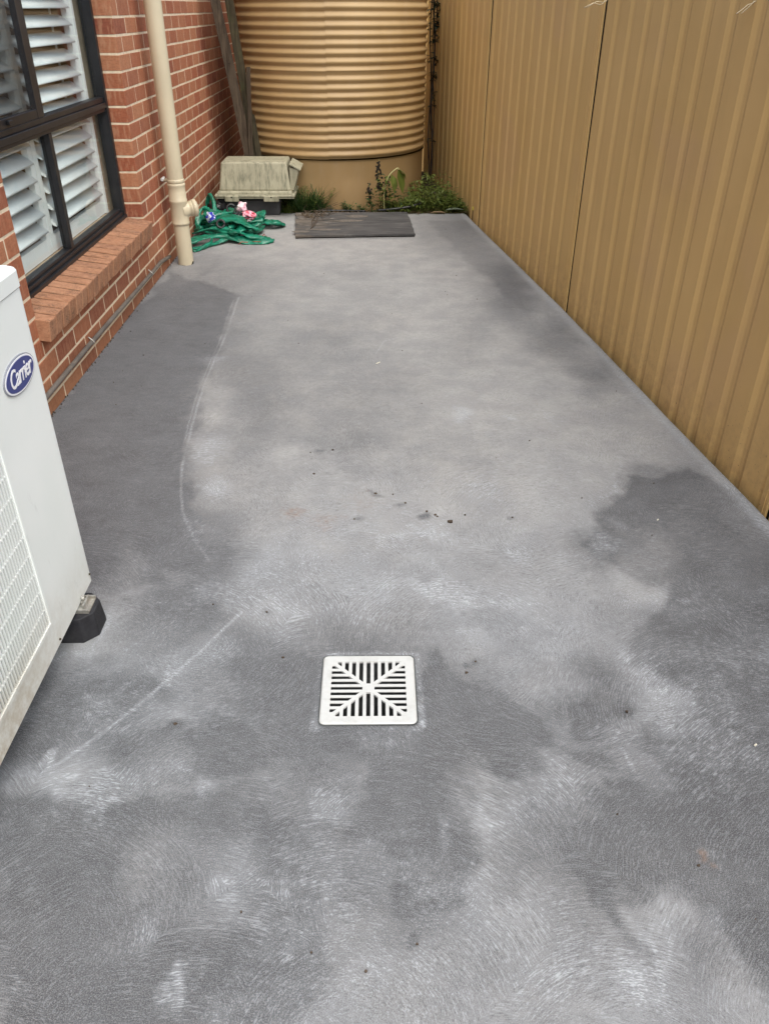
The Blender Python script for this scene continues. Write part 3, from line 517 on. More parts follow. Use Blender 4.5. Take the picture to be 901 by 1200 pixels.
# ------------------------------------------------------------------ drain grate
def grate():
    t = empty('drain_grate', (GRATE[0], GRATE[1], 0), 'square white slotted floor drain grate set in the middle of the concrete', 'drain grate')
    H = 0.121; I = 0.097; r_ = 0.014
    def rr(h, r, n=5):
        P_ = []
        for cx, cy, a0 in ((h-r, h-r, 0), (-h+r, h-r, 90), (-h+r, -h+r, 180), (h-r, -h+r, 270)):
            for k in range(n+1): a = R(a0+90*k/n); P_.append((cx+r*math.cos(a), cy+r*math.sin(a)))
        return P_
    out = rr(H, r_); out2 = rr(H-0.003, r_-0.002); inn = rr(I, 0.003)
    m_ = MB(); n = len(out)
    vs = [(x, y, -0.004) for x, y in out]+[(x, y, 0.004) for x, y in out]+[(x, y, 0.0062) for x, y in out2]+[(x, y, 0.0062) for x, y in inn]+[(x, y, 0.000) for x, y in inn]
    fs = [(k*n+i, k*n+(i+1) % n, (k+1)*n+(i+1) % n, (k+1)*n+i) for k in range(4) for i in range(n)]
    m_.add(vs, fs).build('frame', MDRAIN, t)
    for sx in (1, -1):
        d = MB(); d.box(-0.1385, 0.1385, -0.0052, 0.0052, -0.000, 0.0056, Matrix.Rotation(R(45*sx), 4, 'Z')); d.build('diagonal_rib', MDRAIN, t)
    h_ = MB(); h_.prism(rr(0.0155, 0.004, 3), -0.000, 0.0060).build('centre_boss', MDRAIN, t)
    wbar = 0.0044; I2 = I+0.002
    def bar(x, rot):
        x0, x1 = x-wbar, x+wbar; a, b = abs(x0), abs(x1)
        if x1 > I2: return
        lo = 0.012
        pts = [(x0, max(a, lo)), (x1, max(b, lo)), (x1, I2), (x0, I2)]
        MB().prism(pts, 0.0032, 0.0050, Matrix.Rotation(R(rot), 4, 'Z')).build('bar', MDRAIN, t)
    for rot in (0, 90, 180, 270):
        for i in range(-5, 5):
            x = (i+0.5)*0.0192
            if abs(x) < 0.09: bar(x, rot)
    jn = MB(); jo = rr(H+0.0035, r_+.002); ji = rr(H-0.001, r_); n = len(jo)
    jn.add([(x, y, .0028+.0006*math.sin(9*x)) for x, y in jo]+[(x, y, .0028) for x, y in ji], [(i, (i+1) % n, n+(i+1) % n, n+i) for i in range(n)]).build('rim_joint', MPIT, t)
    p = MB(); q_ = 0.112
    p.add([(x, y, z) for z in (-0.001, -0.26) for x, y in ((-q_, -q_), (q_, -q_), (q_, q_), (-q_, q_))], [(0, 1, 5, 4), (1, 2, 6, 5), (2, 3, 7, 6), (3, 0, 4, 7), (4, 5, 6, 7)])
    p.build('pit', MPIT, t)
grate()

# ------------------------------------------------------------------ brick wall
WX = -1.398; Z0 = 1.4387; CO = 0.086
OY0, OY1, OZ0, OZ1 = 3.193, 5.003, 0.395, 2.13      # window opening
def core_boxes():
    m_ = MB(); xf = WX-0.0012; xb = WX-0.110
    for y0, y1, z0, z1 in ((-3, OY0-.0015, -.13, 2.5), (OY1+.0015, 10, -.13, 2.5), (OY0-.0015, OY1+.0015, -.13, OZ0-.10), (OY0-.0015, OY1+.0015, OZ1+.002, 2.5)):
        m_.box(xb, xf, y0, y1, z0, z1)
    return m_
wall = empty('brick_wall', (WX, 5, 0), 'red brick house wall with cream mortar along the left side of the path', 'wall')
def P_(o, parent):                  # keep world coordinates under a parent that sits away from the origin
    o.parent = parent; o.matrix_parent_inverse = Matrix.Translation(-Vector(parent.location)); return o
P_(core_boxes().build('mortar', MMORT), wall)
_bc = {}
def brick_mesh(L, var, D=0.106, H=0.0755, name='brick', m=None):
    k = (round(L, 3), var, D, H, name)
    if k in _bc: return _bc[k]
    r_ = random.Random(hash(k[:4]) & 0xffff)
    b = MB().box(-D/2, D/2, -L/2, L/2, -H/2, H/2); me = b.mesh(name); bev(me, 0.0022)
    for v in me.vertices:
        v.co.x += r_.uniform(-.0004, .0004); v.co.y += r_.uniform(-.0008, .0008); v.co.z += r_.uniform(-.0008, .0008)
    me.materials.append(m or MBR); _bc[k] = me; return me
joined = MB(); nb = 0
for row in range(-12, 18):
    zc = Z0-CO*row-CO/2+CO/2 - CO/2          # centre of the course below line `row`
    if zc < -0.12 or zc > 2.49: continue
    off = 3.203 if row % 2 == 1 else 3.203+0.12
    i0 = int((-3-off)/0.24)-1
    for i in range(i0, 60):
        y0 = off+0.24*i; y1 = y0+0.23
        if y1 < -3 or y0 > 10: continue
        segs = [(max(y0, -3), min(y1, 10))]
        if zc > OZ0-0.02 and zc < OZ1:
            s2 = []
            for a, b in segs:
                if b > OY0 and a < OY1:
                    if a < OY0-0.02: s2.append((a, min(b, OY0)))
                    if b > OY1+0.02: s2.append((max(a, OY1), b))
                else: s2.append((a, b))
            segs = s2
        elif zc > OZ0-0.11 and zc <= OZ0-0.02:       # course behind the sill
            segs = [(a, b) for a, b in segs if b < OY0+.02 or a > OY1-.02] + [(max(a, OY1+.0), b) for a, b in segs if a < OY1-.02 < b and b > OY1+.03] + [(a, min(b, OY0)) for a, b in segs if a < OY0-.03 and b > OY0+.02]
        for a, b in segs:
            L = b-a
            if L < 0.03: continue
            yc = (a+b)/2; jx = rnd.uniform(-.0004, .0010)
            if 2.88 < yc < 7.75 and zc < 1.56 and nb < 276:
                o = link('brick', brick_mesh(L, rnd.randrange(4)), None, wall); nb += 1
                o.location = (0-0.053+jx, yc-5, zc); o.rotation_euler = (R(rnd.uniform(-.35, .35)), R(rnd.uniform(-.3, .3)), R(rnd.uniform(-.1, .1)))
                if rnd.random() < .5: o.rotation_euler[2] += math.pi
            else:
                joined.box(WX-0.106+jx, WX+jx, a, b, zc-.038, zc+.038)
o = joined.build('brickwork_beyond', MBR); o['kind'] = 'stuff'; P_(o, wall)
# brick-on-edge sill, sloping outwards
ns = 21; sy0, sy1 = 3.172, 4.998; pit_ = (sy1-sy0)/ns
sme = None
for i in range(ns):
    L = pit_-0.0135
    b = MB().box(-0.165, 0, -L/2, L/2, -0.092, 0)
    me = b.mesh('sill_brick'); bev(me, 0.003)
    for v in me.vertices: v.co.x += rnd.uniform(-.0012, .0012); v.co.y += rnd.uniform(-.001, .001); v.co.z += rnd.uniform(-.001, .001)
    me.materials.append(MSILL)
    o = link('sill_brick', me, None, wall)
    o.location = (-1.340-WX+rnd.uniform(-.002, .002), sy0+pit_*(i+.5)-5, 0.393+rnd.uniform(-.0015, .0015)); o.rotation_euler = (0, R(8.5), R(rnd.uniform(-.4, .4)))
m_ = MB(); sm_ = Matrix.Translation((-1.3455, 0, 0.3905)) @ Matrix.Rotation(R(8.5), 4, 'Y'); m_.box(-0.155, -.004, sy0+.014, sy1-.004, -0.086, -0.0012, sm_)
P_(m_.build('sill_mortar_shade', m_plain('sill_mortar_shade', (0.022, 0.016, 0.013), 0.9, 0.1, 0.2, 20)), wall)  # near-black and almost flush, painting in the shade of recessed joints
# eave above (out of the photograph's frame): soffit, fascia and gutter
MSOF = m_plain('cream_soffit', (0.6, 0.56, 0.46), 0.7, 0.2)
EV = 0.04
P_(MB().box(WX-.2, WX+EV, -3, 10, 2.5, 2.515).build('soffit', MSOF), wall)
P_(MB().box(WX+EV+.002, WX+EV+.022, -3, 10, 2.46, 2.66).build('fascia', MSOF), wall)
gp = [(WX+EV+.024+x, z) for x, z in ((0, 2.65), (0, 2.53), (.02, 2.51), (.09, 2.51), (.115, 2.53), (.115, 2.645), (.108, 2.645), (.108, 2.535), (.086, 2.517), (.024, 2.517), (.007, 2.535), (.007, 2.65))]
gm_ = MB(); n = len(gp); gm_.add([(x, y, z) for y in (-3, 10) for x, z in gp], [(i, (i+1) % n, n+(i+1) % n, n+i) for i in range(n)]); P_(gm_.build('gutter', MCREAM), wall)
P_(MB().add([(WX+EV+.03, -3, 2.66), (WX+EV+.03, 10, 2.66), (-5, 10, 4.2), (-5, -3, 4.2)], [(0, 1, 2, 3)]).build('roof', m_plain('roof_tile', (0.12, 0.06, 0.045), 0.8)), wall)

# ------------------------------------------------------------------ room behind the window
MROOM = m_plain('room_plaster', (0.42, 0.34, 0.25), 0.8, 0.2); 
rm = MB(); X0r, X1r, Y0r, Y1r, Z0r, Z1r = -4.6, -1.66, 1.2, 6.6, 0.02, 2.42
rm.add([(x, y, z) for z in (Z0r, Z1r) for y in (Y0r, Y1r) for x in (X0r, X1r)], [(0, 2, 3, 1), (4, 5, 7, 6), (0, 1, 5, 4), (2, 6, 7, 3), (0, 4, 6, 2)])
xi = -1.66
for y0, y1, z0, z1 in ((Y0r, OY0, Z0r, Z1r), (OY1, Y1r, Z0r, Z1r), (OY0, OY1, Z0r, OZ0+.06), (OY0, OY1, OZ1, Z1r)):
    rm.add([(xi, y0, z0), (xi, y1, z0), (xi, y1, z1), (xi, y0, z1)], [(0, 1, 2, 3)])
# reveal lining between window frame and room
for a, b in (((OY0, OZ0+.06), (OY0, OZ1)), ((OY1, OZ1), (OY1, OZ0+.06)), ((OY0, OZ1), (OY1, OZ1)), ((OY1, OZ0+.06), (OY0, OZ0+.06))):
    rm.add([(-1.535, a[0], a[1]), (-1.535, b[0], b[1]), (xi, b[0], b[1]), (xi, a[0], a[1])], [(0, 1, 2, 3)])
o = rm.build('room', MROOM); o['kind'] = 'structure'

# ------------------------------------------------------------------ window
def window():
    t = empty('window', (-1.5, 4.1, 0.41), 'dark aluminium window with four panes and white shutters behind, in the brick wall', 'window')
    def a(o): return P_(o, t)
    y0, y1, z0, z1 = OY0, OY1, 0.412, OZ1
    # outer frame, stepped profiles
    xo, xi_ = -1.497, -1.560
    m_ = MB(); m_.box(xi_, xo, y0, y0+.034, z0, z1); m_.box(xi_, xo, y1-.034, y1, z0, z1); m_.box(xi_, xo-.001, y0+.034, y1-.034, z1-.04, z1)
    a(m_.build('frame', MFRAME, bevel=.002))
    m_ = MB(); m_.box(xi_, xo+.006, y0, y1, z0-.004, z0+.020); m_.box(xi_, xo-.008, y0+.034, y1-.034, z0+.0205, z0+.040); m_.box(xi_, xo-.020, y0+.034, y1-.034, z0+.0405, z0+.056)
    a(m_.build('sill_rail', MFRAME, bevel=.003, seg=2))
    # black sealant bead, wavy
    pts = [(xo+.009+rnd.uniform(-.001, .001), y0+i*(y1-y0)/60, z0-.006+rnd.uniform(-.0025, .0015)) for i in range(61)]
    a(MB().tube(pts, .0055, 6).build('sealant', MBLACKGAP))
    m_ = MB(); m_.box(xi_, xo-.002, y0+.034, y1-.034, 1.008, 1.036); m_.box(xi_, xo-.012, y0+.034, y1-.034, 1.0365, 1.062); m_.box(xi_, xo-.010, y0+.034, y1-.034, .990, 1.0075)
    a(m_.build('transom', MFRAME, bevel=.003, seg=2))
    a(MB().box(xi_+.004, xo-.014, 4.052, 4.092, z0+.057, .9895).build('mullion', MFRAME, bevel=.002))
    # upper left sliding sash with its broad stile in front of the fixed pane
    m_ = MB(); m_.box(-1.532, -1.505, 3.955, 4.035, 1.063, z1-.041); m_.box(-1.532, -1.505, y0+.035, y0+.085, 1.063, z1-.041); m_.box(-1.532, -1.506, y0+.0855, 3.9545, 1.063, 1.100); m_.box(-1.532, -1.506, y0+.0855, 3.9545, z1-.085, z1-.042)
    a(m_.build('sliding_sash', MFRAME, bevel=.002))
    a(MB().box(-1.556, -1.534, 4.036, 4.062, 1.063, z1-.041).build('fixed_stile', MFRAME, bevel=.002))
    for ya, yb, za, zb, x in ((y0+.034, 4.052, z0+.056, .990, -1.540), (4.092, y1-.034, z0+.056, .990, -1.540), (y0+.085, 3.955, 1.10, z1-.085, -1.522), (4.062, y1-.034, 1.062, z1-.041, -1.545)):
        a(MB().box(x-.0025, x+.0025, ya, yb, za, zb).build('pane', MGLASS))
    s_ = MB().add([(-1.509, y0+.085, 1.10), (-1.509, 3.955, 1.10), (-1.509, 3.955, z1-.085), (-1.509, y0+.085, z1-.085)], [(0, 1, 2, 3)])
    o = a(s_.build('insect_screen', MSCREEN)); 
    # latch on the sliding sash rail
    a(MB().box(-1.504, -1.492, 3.60, 3.64, 1.075, 1.092).build('latch', MFRAME, bevel=.002))
window()
SLZ = 0.0755
def slat_mesh(L):
    # aerofoil blade 89 mm
    n = 10; pts = []
    for k in range(n): a_ = 2*math.pi*k/n; pts.append((0.0445*math.cos(a_), 0.0055*math.sin(a_)))
    m_ = MB(); mt = Matrix.Rotation(R(90), 4, 'X')
    vs = [(x, y, z) for y in (-L/2, L/2) for x, z in pts]
    m_.add(vs, [tuple(range(n)), tuple(range(2*n-1, n-1, -1))]); k0 = 0
    m_.f += [(i, n+i, n+(i+1) % n, (i+1) % n) for i in range(n)]; m_.sm += [True]*n
    return m_.mesh('slat')
def shutter(ya, yb, label):
    t = empty('plantation_shutter', (-1.600, (ya+yb)/2, 0.46), label, 'shutter', group='white louvred shutters inside the window')
    zb, zt = 0.462, 2.08; st = 0.048; h = (yb-ya)/2; c_ = (ya+yb)/2
    for s_ in (-1, 1):
        link('stile', MB().box(-.014, .014, min(s_*h, s_*(h-st)), max(s_*h, s_*(h-st)), 0, zt-zb).mesh('stile'), MSHUT, t)
    link('rail', MB().box(-.0135, .0135, -h+st, h-st, 0, 0.075).mesh('rail'), MSHUT, t)
    link('rail', MB().box(-.0135, .0135, -h+st, h-st, zt-zb-.09, zt-zb).mesh('rail'), MSHUT, t)
    sm = slat_mesh(yb-ya-2*st-.006); sm.materials.append(MSHUT)
    k = 0
    while True:
        z = 0.599-SLZ+0.0 + k*SLZ           # blade centre
        if z+0.05 > zt-.09: break
        if z > zb+.075+.02:
            o = link('slat', sm, None, t); o.location = (0, 0, z-zb); o.rotation_euler = (0, R(34), 0)
        k += 1
    link('tilt_rod', MB().box(-.004, .004, -.005, .005, 0.11, 1.5).mesh('tilt_rod'), MSHUT, t).location = (-.047, h-.12, 0)
shutter(4.003, 4.890, 'right hand white louvred shutter, wholly seen behind the glass beside the brick reveal')
shutter(3.225, 3.995, 'left hand white louvred shutter, partly hidden by the near brick corner and the dark sash')
# white inner jamb liner seen beside the right shutter
o = MB().box(-1.625, -1.575, 4.895, 4.925, 0.46, 2.1).build('shutter_frame', MSHUT); tag(o, 'white upright shutter frame post between the right shutter and the beige reveal', 'shutter frame')

# ------------------------------------------------------------------ downpipe
def downpipe():
    x, y, r = -1.292, 5.50, 0.0515
    t = empty('downpipe', (x, y, 0), 'cream PVC downpipe with an inspection tee, standing against the brick wall', 'downpipe')
    jag = MB(); n = 40
    prof = [(r, 0.0), (r, 0.10), (r, .5), (r, 2.3)]
    jag.lathe(prof, n)
    for j in range(n):
        a_ = 2*math.pi*j/n; x_, y_, z_ = jag.v[j]
        bite = 0.022*max(0, math.sin(3*a_+2.0))*max(0, math.cos(a_+0.5)) + rnd.uniform(0, .003); jag.v[j] = (x_, y_, bite)
    jag.tube([(0, 0, 2.3), (0.02, 0, 2.38), (.12, 0, 2.44), (WX+EV+.08-x, 0, 2.52)], r, 20)
    jag.build('pipe', MCREAM, t)
    # chipped base shows dark inside
    MB().lathe([(r-.004, 0.0), (r-.004, .06), (0.001, .061)], 24).build('bore', MBLACKGAP, t)
    f = MB(); f.lathe([(r+.0005, .262), (r+.006, .263), (r+.007, .275), (r+.0045, .279), (r+.0055, .315), (r+.0045, .40), (r+.007, .404), (r+.007, .418), (r+.004, .422), (r+.0055, .46), (r+.003, .466), (r+.004, .50), (r+.0065, .506), (r+.0065, .518), (r+.0005, .521)], 40)
    f.build('tee_joint', MCREAM, t)
    # side branch with screw cap, pointing along the path and up slightly to the right
    d = Vector((0.92, 0.38, 0.10)).normalized(); u_ = d.orthogonal().normalized(); v_ = d.cross(u_)
    def ring(prof, nm):
        m_ = MB(); n = 28; vs = []
        for rr_, h_ in prof:
            for k in range(n): a_ = 2*math.pi*k/n; vs.append(Vector((0, 0, .347))+d*h_+(u_*math.cos(a_)+v_*math.sin(a_))*rr_)
        m_.add(vs, [(i*n+k, i*n+(k+1) % n, (i+1)*n+(k+1) % n, (i+1)*n+k) for i in range(len(prof)-1) for k in range(n)], True)
        o = m_.build(nm, MCREAM, t); return o
    ring([(.060, .02), (.052, .042), (.046, .055), (.044, .07), (.049, .072), (.050, .088)], 'branch')
    ring([(.050, .0885), (.055, .0895), (.056, .108), (.053, .114), (.040, .115), (.039, .122), (.001, .123)], 'cap')
    for k in range(12):
        pass
    MB().tube([(-.02, .02, .530), (-.10, .02, .536)], .011, 8).build('wall_bracket', MCREAM, t)
    b = MB(); b.lathe([(r+.0006, .52), (r+.003, .521), (r+.003, .545), (r+.0006, .546)], 36); b.build('clip', MCREAM, t)
    MB().tube([(-.062, -.045, .560), (-.062, -.100, .556)], .009, 8).build('clip_screw', MDRAIN, t)
downpipe()
# ------------------------------------------------------------------ conduit along the wall foot
pts = []; 
for i in range(28):
    yy = 2.2+i*(5.44-2.2)/27; pts.append((WX+.014, yy, 0.098+0.006*math.sin(yy*2.2)-(0.03 if yy > 5.2 else 0)*(yy-5.2)/.24))
MCOND = m_plain('grey_conduit_pvc', (0.13, 0.115, 0.10), 0.5, 0.4, 0.2, 10, dirt=(0.22, 0.16, 0.10), dirt_amt=0.5)
cn = empty('conduit_pipe', (WX+.014, 4, .098), 'thin grey conduit running low along the brick wall under the window sill', 'pipe')
P_(MB().tube(pts, .0115, 10).build('pipe', MCOND), cn)
for yy in (2.6, 3.72, 4.93):
    m_ = MB(); zc = 0.098+0.006*math.sin(yy*2.2)
    for k in range(7):
        a0, a1 = R(-90+30*k), R(-90+30*(k+1))
    m_.tube([(WX+.001, yy, zc+.026), (WX+.014, yy, zc+.0135), (WX+.0275, yy, zc), (WX+.014, yy, zc-.0135)], .0035, 6)
    P_(m_.build('saddle_clip', MZINC), cn)

# ------------------------------------------------------------------ air conditioner
def aircon():
    X1, X0_, Y0, Y1, Zb, Zt = -0.820, -1.150, 0.90, 1.838, 0.093, 0.992
    t = empty('air_conditioner', ((X0_+X1)/2, (Y0+Y1)/2, 0), 'white outdoor air conditioner with fan grille and blue oval badge by the brick wall', 'air conditioner')
    def a(o): return P_(o, t)
    gy0, gy1, gz0, gz1 = 0.945, 1.532, 0.182, 0.80
    # casing: front with an opening, other sides solid
    def rr(h0, h1, k0, k1, r, n=5):
        o_ = []
        for cx, cy, a0 in ((h1-r, k1-r, 0), (h0+r, k1-r, 90), (h0+r, k0+r, 180), (h1-r, k0+r, 270)):
            for k in range(n+1): q_ = R(a0+90*k/n); o_.append((cx+r*math.cos(q_), cy+r*math.sin(q_)))
        return o_
    m_ = MB(); zs = Zt-.046
    # body shell: sides as a rounded prism ring, front face pieces
    r_ = 0.016
    path = [(X1-r_+r_*math.cos(q_), Y1-r_+r_*math.sin(q_)) for q_ in [R(x) for x in (0, 18, 36, 54, 72, 90)]]
    path += [(X0_, Y1), (X0_, Y0)] + [(X1-r_+r_*math.cos(q_), Y0+r_+r_*math.sin(q_)) for q_ in [R(x) for x in (-90, -72, -54, -36, -18, 0)]]
    n = len(path); vs = [(x, y, z) for z in (Zb, zs-.003) for x, y in path]
    m_.add(vs, [(i, i+1, n+i+1, n+i) for i in range(n-1)], True)
    m_.add([(X0_, Y0, Zb), (X1-.001, Y0+r_, Zb), (X1-.001, Y1-r_, Zb), (X0_, Y1, Zb)], [(0, 3, 2, 1)])
    for y0, y1, z0, z1 in ((Y0+r_, gy0, Zb, zs-.003), (gy1, Y1-r_, Zb, zs-.003), (gy0, gy1, Zb, gz0), (gy0, gy1, gz1, zs-.003)):
        m_.add([(X1, y0, z0), (X1, y1, z0), (X1, y1, z1), (X1, y0, z1)], [(0, 1, 2, 3)])
    a(m_.build('casing', MAC))
    c_ = MB(); cp = rr(X0_-.002, X1+.003, Y0-.002, Y1+.003, .020)
    n = len(cp); cx, cy = (X0_+X1)/2, (Y0+Y1)/2
    lev = [(0, zs), (0, Zt-.010), (.003, Zt-.004), (.010, Zt), (.30, Zt+.001)]
    vs = []
    for ins, z in lev:
        for x, y in cp:
            if ins < .1: sx = (abs(x-cx)-ins)/abs(x-cx) if abs(x-cx) > ins else 1; sy = (abs(y-cy)-ins)/abs(y-cy); vs.append((cx+(x-cx)*sx, cy+(y-cy)*sy, z))
            else: vs.append((cx+(x-cx)*.5, cy+(y-cy)*.5, z))
    c_.add(vs, [(k*n+i, k*n+(i+1) % n, (k+1)*n+(i+1) % n, (k+1)*n+i) for k in range(len(lev)-1) for i in range(n)], False)
    c_.add([vs[(len(lev)-1)*n+i] for i in range(n)], [tuple(range(n))]); c_.add([vs[i] for i in range(n)], [tuple(range(n-1, -1, -1))])
    a(c_.build('top_cover', MAC))
    # shadow line between cover and casing
    a(MB().box(X0_+.01, X1-.002, Y0+.012, Y1-.012, zs-.004, zs+.001).build('seam', m_plain('seam_grey', (.3, .31, .30), .7)))
    # raised rim round the grille
    rim = MB(); w_ = .011; pr = X1+.004
    for y0, y1, z0, z1 in ((gy0-w_, gy1+w_, gz0-w_, gz0), (gy0-w_, gy1+w_, gz1, gz1+w_), (gy0-w_, gy0, gz0, gz1), (gy1, gy1+w_, gz0, gz1)): rim.box(X1-.006, pr, y0, y1, z0, z1)
    a(rim.build('grille_rim', MAC))
    gb = MB(); k = 0; y = gy0+.008
    while y < gy1-.002:
        gb.box(X1-.003, X1+.001, y-.0029, y+.0029, gz0, gz1); y += .0128
    z = gz0+.047
    while z < gz1-.01:
        gb.box(X1-.0045, X1+.0006, gy0, gy1, z-.0018, z+.0018); z += .0545
    a(gb.build('grille', MAC))
    # fan chamber behind
    MDK = m_plain('fan_chamber', (0.10, 0.105, 0.105), .7, .3); ch = MB(); xa = X1-.14
    P8 = [(X1-.004, xa)]
    ch.add([(X1-.004, gy0, gz0), (X1-.004, gy1, gz0), (X1-.004, gy1, gz1), (X1-.004, gy0, gz1), (xa, gy0, gz0), (xa, gy1, gz0), (xa, gy1, gz1), (xa, gy0, gz1)], [(0, 4, 5, 1), (1, 5, 6, 2), (2, 6, 7, 3), (3, 7, 4, 0), (4, 7, 6, 5)])
    a(ch.build('fan_chamber', MDK))
    cy_, cz_ = (gy0+gy1)/2, (gz0+gz1)/2
    for kk in range(3):
        b = MB(); vs = []; q0 = R(120*kk)
        for ri in range(6):
            rr_ = .05+.21*ri/5
            for s_ in range(7):
                q_ = q0+R(-35+70*s_/6)+ri*.06; vs.append((X1-.075+.035*(s_/6-.5), cy_+rr_*math.cos(q_), cz_+rr_*math.sin(q_)))
        b.add(vs, [(i*7+j, i*7+j+1, (i+1)*7+j+1, (i+1)*7+j) for i in range(5) for j in range(6)], True)
        a(b.build('fan_blade', m_plain('fan_plastic', (.28, .29, .29), .5)))
    hubm = MB(); vs = []; n = 20
    for x, rr_ in ((X1-.11, .055), (X1-.05, .055), (X1-.042, .045), (X1-.04, .001)):
        for k in range(n): vs.append((x, cy_+rr_*math.cos(2*math.pi*k/n), cz_+rr_*math.sin(2*math.pi*k/n)))
    hubm.add(vs, [(i*n+k, i*n+(k+1) % n, (i+1)*n+(k+1) % n, (i+1)*n+k) for i in range(3) for k in range(n)], True); a(hubm.build('fan_hub', m_plain('fan_plastic_hub', (.28, .29, .29), .5)))
    # badge: silver rim, blue oval, white script
    by, bz = 1.712, .776
    def ell(ra, rb, x0, x1, nm, mt, par):
        m2 = MB(); n = 48; vs = [(x, by+ra*f_*math.cos(2*math.pi*k/n), bz+rb*f_*math.sin(2*math.pi*k/n)) for x, f_ in ((x0, 1), (x1-.0008, 1), (x1, .985)) for k in range(n)]
        m2.add(vs, [(i*n+k, i*n+(k+1) % n, (i+1)*n+(k+1) % n, (i+1)*n+k) for i in range(2) for k in range(n)]); m2.add([vs[2*n+k] for k in range(n)], [tuple(range(n))])
        o = m2.build(nm, mt); return P_(o, par)
    bd = ell(.088, .0405, X1, X1+.004, 'badge', m_plain('badge_silver', (.30, .31, .35), .25, .5, .04, metal=.4), t)
    ell(.0855, .038, X1+.0035, X1+.0046, 'badge_border', m_plain('badge_white', (.80, .81, .84), .35, .5, .02), bd)
    ell(.0800, .0340, X1+.004, X1+.0052, 'badge_field', m_plain('badge_blue', (.028, .040, .19), .3, .5, .05), bd)
    cu = bpy.data.curves.new('lettering', 'FONT'); cu.body = 'Carrier'; cu.align_x = 'CENTER'; cu.align_y = 'CENTER'; cu.size = .052; cu.shear = .30; cu.offset = .0004; cu.extrude = .0004; cu.space_character = .86
    tmp = bpy.data.objects.new('lettering_tmp', cu); C.objects.link(tmp)
    dg = bpy.context.evaluated_depsgraph_get(); me = bpy.data.meshes.new_from_object(tmp.evaluated_get(dg)); me.name = 'lettering'; bpy.data.objects.remove(tmp)
    for v in me.vertices: x, y, z = v.co; v.co = (z, x*.93, y*1.12)
    me.materials.clear(); me.materials.append(m_plain('lettering_white', (.82, .82, .84), .4, .4, .02)); o = link('lettering', me); o.location = (X1+.0058, by, bz+.001); o.parent = bd
    for y, z, rr_ in ((1.700, zs+.012, .0045), (Y1-.020, Zb+.028, .0035), (1.558, Zb+.014, .0035)):
        s_ = MB(); n = 10; vs = [(x, y+rr_*f_*math.cos(2*math.pi*k/n), z+rr_*f_*math.sin(2*math.pi*k/n)) for x, f_ in ((X1+.001, 1), (X1+.0045, .8)) for k in range(n)]
        s_.add(vs, [(k, (k+1) % n, n+(k+1) % n, n+k) for k in range(n)]); s_.add(vs[n:], [tuple(range(n))]); a(s_.build('screw', m_plain('screw_dark', (.06, .05, .03), .6)))
    # far mounting foot: bent metal tab and bolt on the rubber block
    m2 = MB(); m2.box(-1.12, -.803, 1.702, 1.754, .0820, .0870); m2.box(-.809, -.803, 1.704, 1.752, .0871, .100)
    a(m2.build('foot', MZINC, bevel=.001))
    b2 = MB(); n = 6
    b2.prism([(-.812+.0095*math.cos(R(60*k)), 1.728+.0095*math.sin(R(60*k))) for k in range(6)], .0872, .097); b2.tube([(-.812, 1.728, .10), (-.812, 1.728, .112)], .0045, 8)
    a(b2.build('bolt', MZINC))
aircon()
def rubber(y, label, x=-.98):
    t = empty('mounting_block', (x, y, 0), label, 'mounting block', group='rubber blocks under the air conditioner')
    def hexy(x0, x1, h, c_): return [(x1-c_, -h), (x1, -h+c_), (x1, h-c_), (x1-c_, h), (x0+c_, h), (x0, h-c_), (x0, -h+c_), (x0+c_, -h)]
    m_ = MB(); a_ = hexy(-.215, .205, .068, .034); b = hexy(-.206, .196, .050, .026); n = 8; b = hexy(-.211, .201, .060, .032)
    vs = [(x, y_, 0.0) for x, y_ in a_]+[(x, y_, .012) for x, y_ in a_]+[(x, y_, .078) for x, y_ in b]
    m_.add(vs, [(k*n+i, k*n+(i+1) % n, (k+1)*n+(i+1) % n, (k+1)*n+i) for k in range(2) for i in range(n)]+[tuple(range(2*n, 3*n)), tuple(range(n-1, -1, -1))])
    m_.build('rubber_body', MRUB, t, bevel=.0015)
    c_ = MB(); c_.box(-.19, .190, -.034, -.030, .0785, .0900); c_.box(-.19, .190, .030, .034, .0785, .0900); c_.box(-.19, .190, -.0295, .0295, .0785, .0815)
    c_.build('channel', MZINC, t)
    # crumpled foil-like washer edge at the end
    return t
rubber(1.728, 'black rubber mounting block poking out from under the far corner of the air conditioner')
rubber(.99, 'black rubber mounting block hidden under the near end of the air conditioner', -1.08)
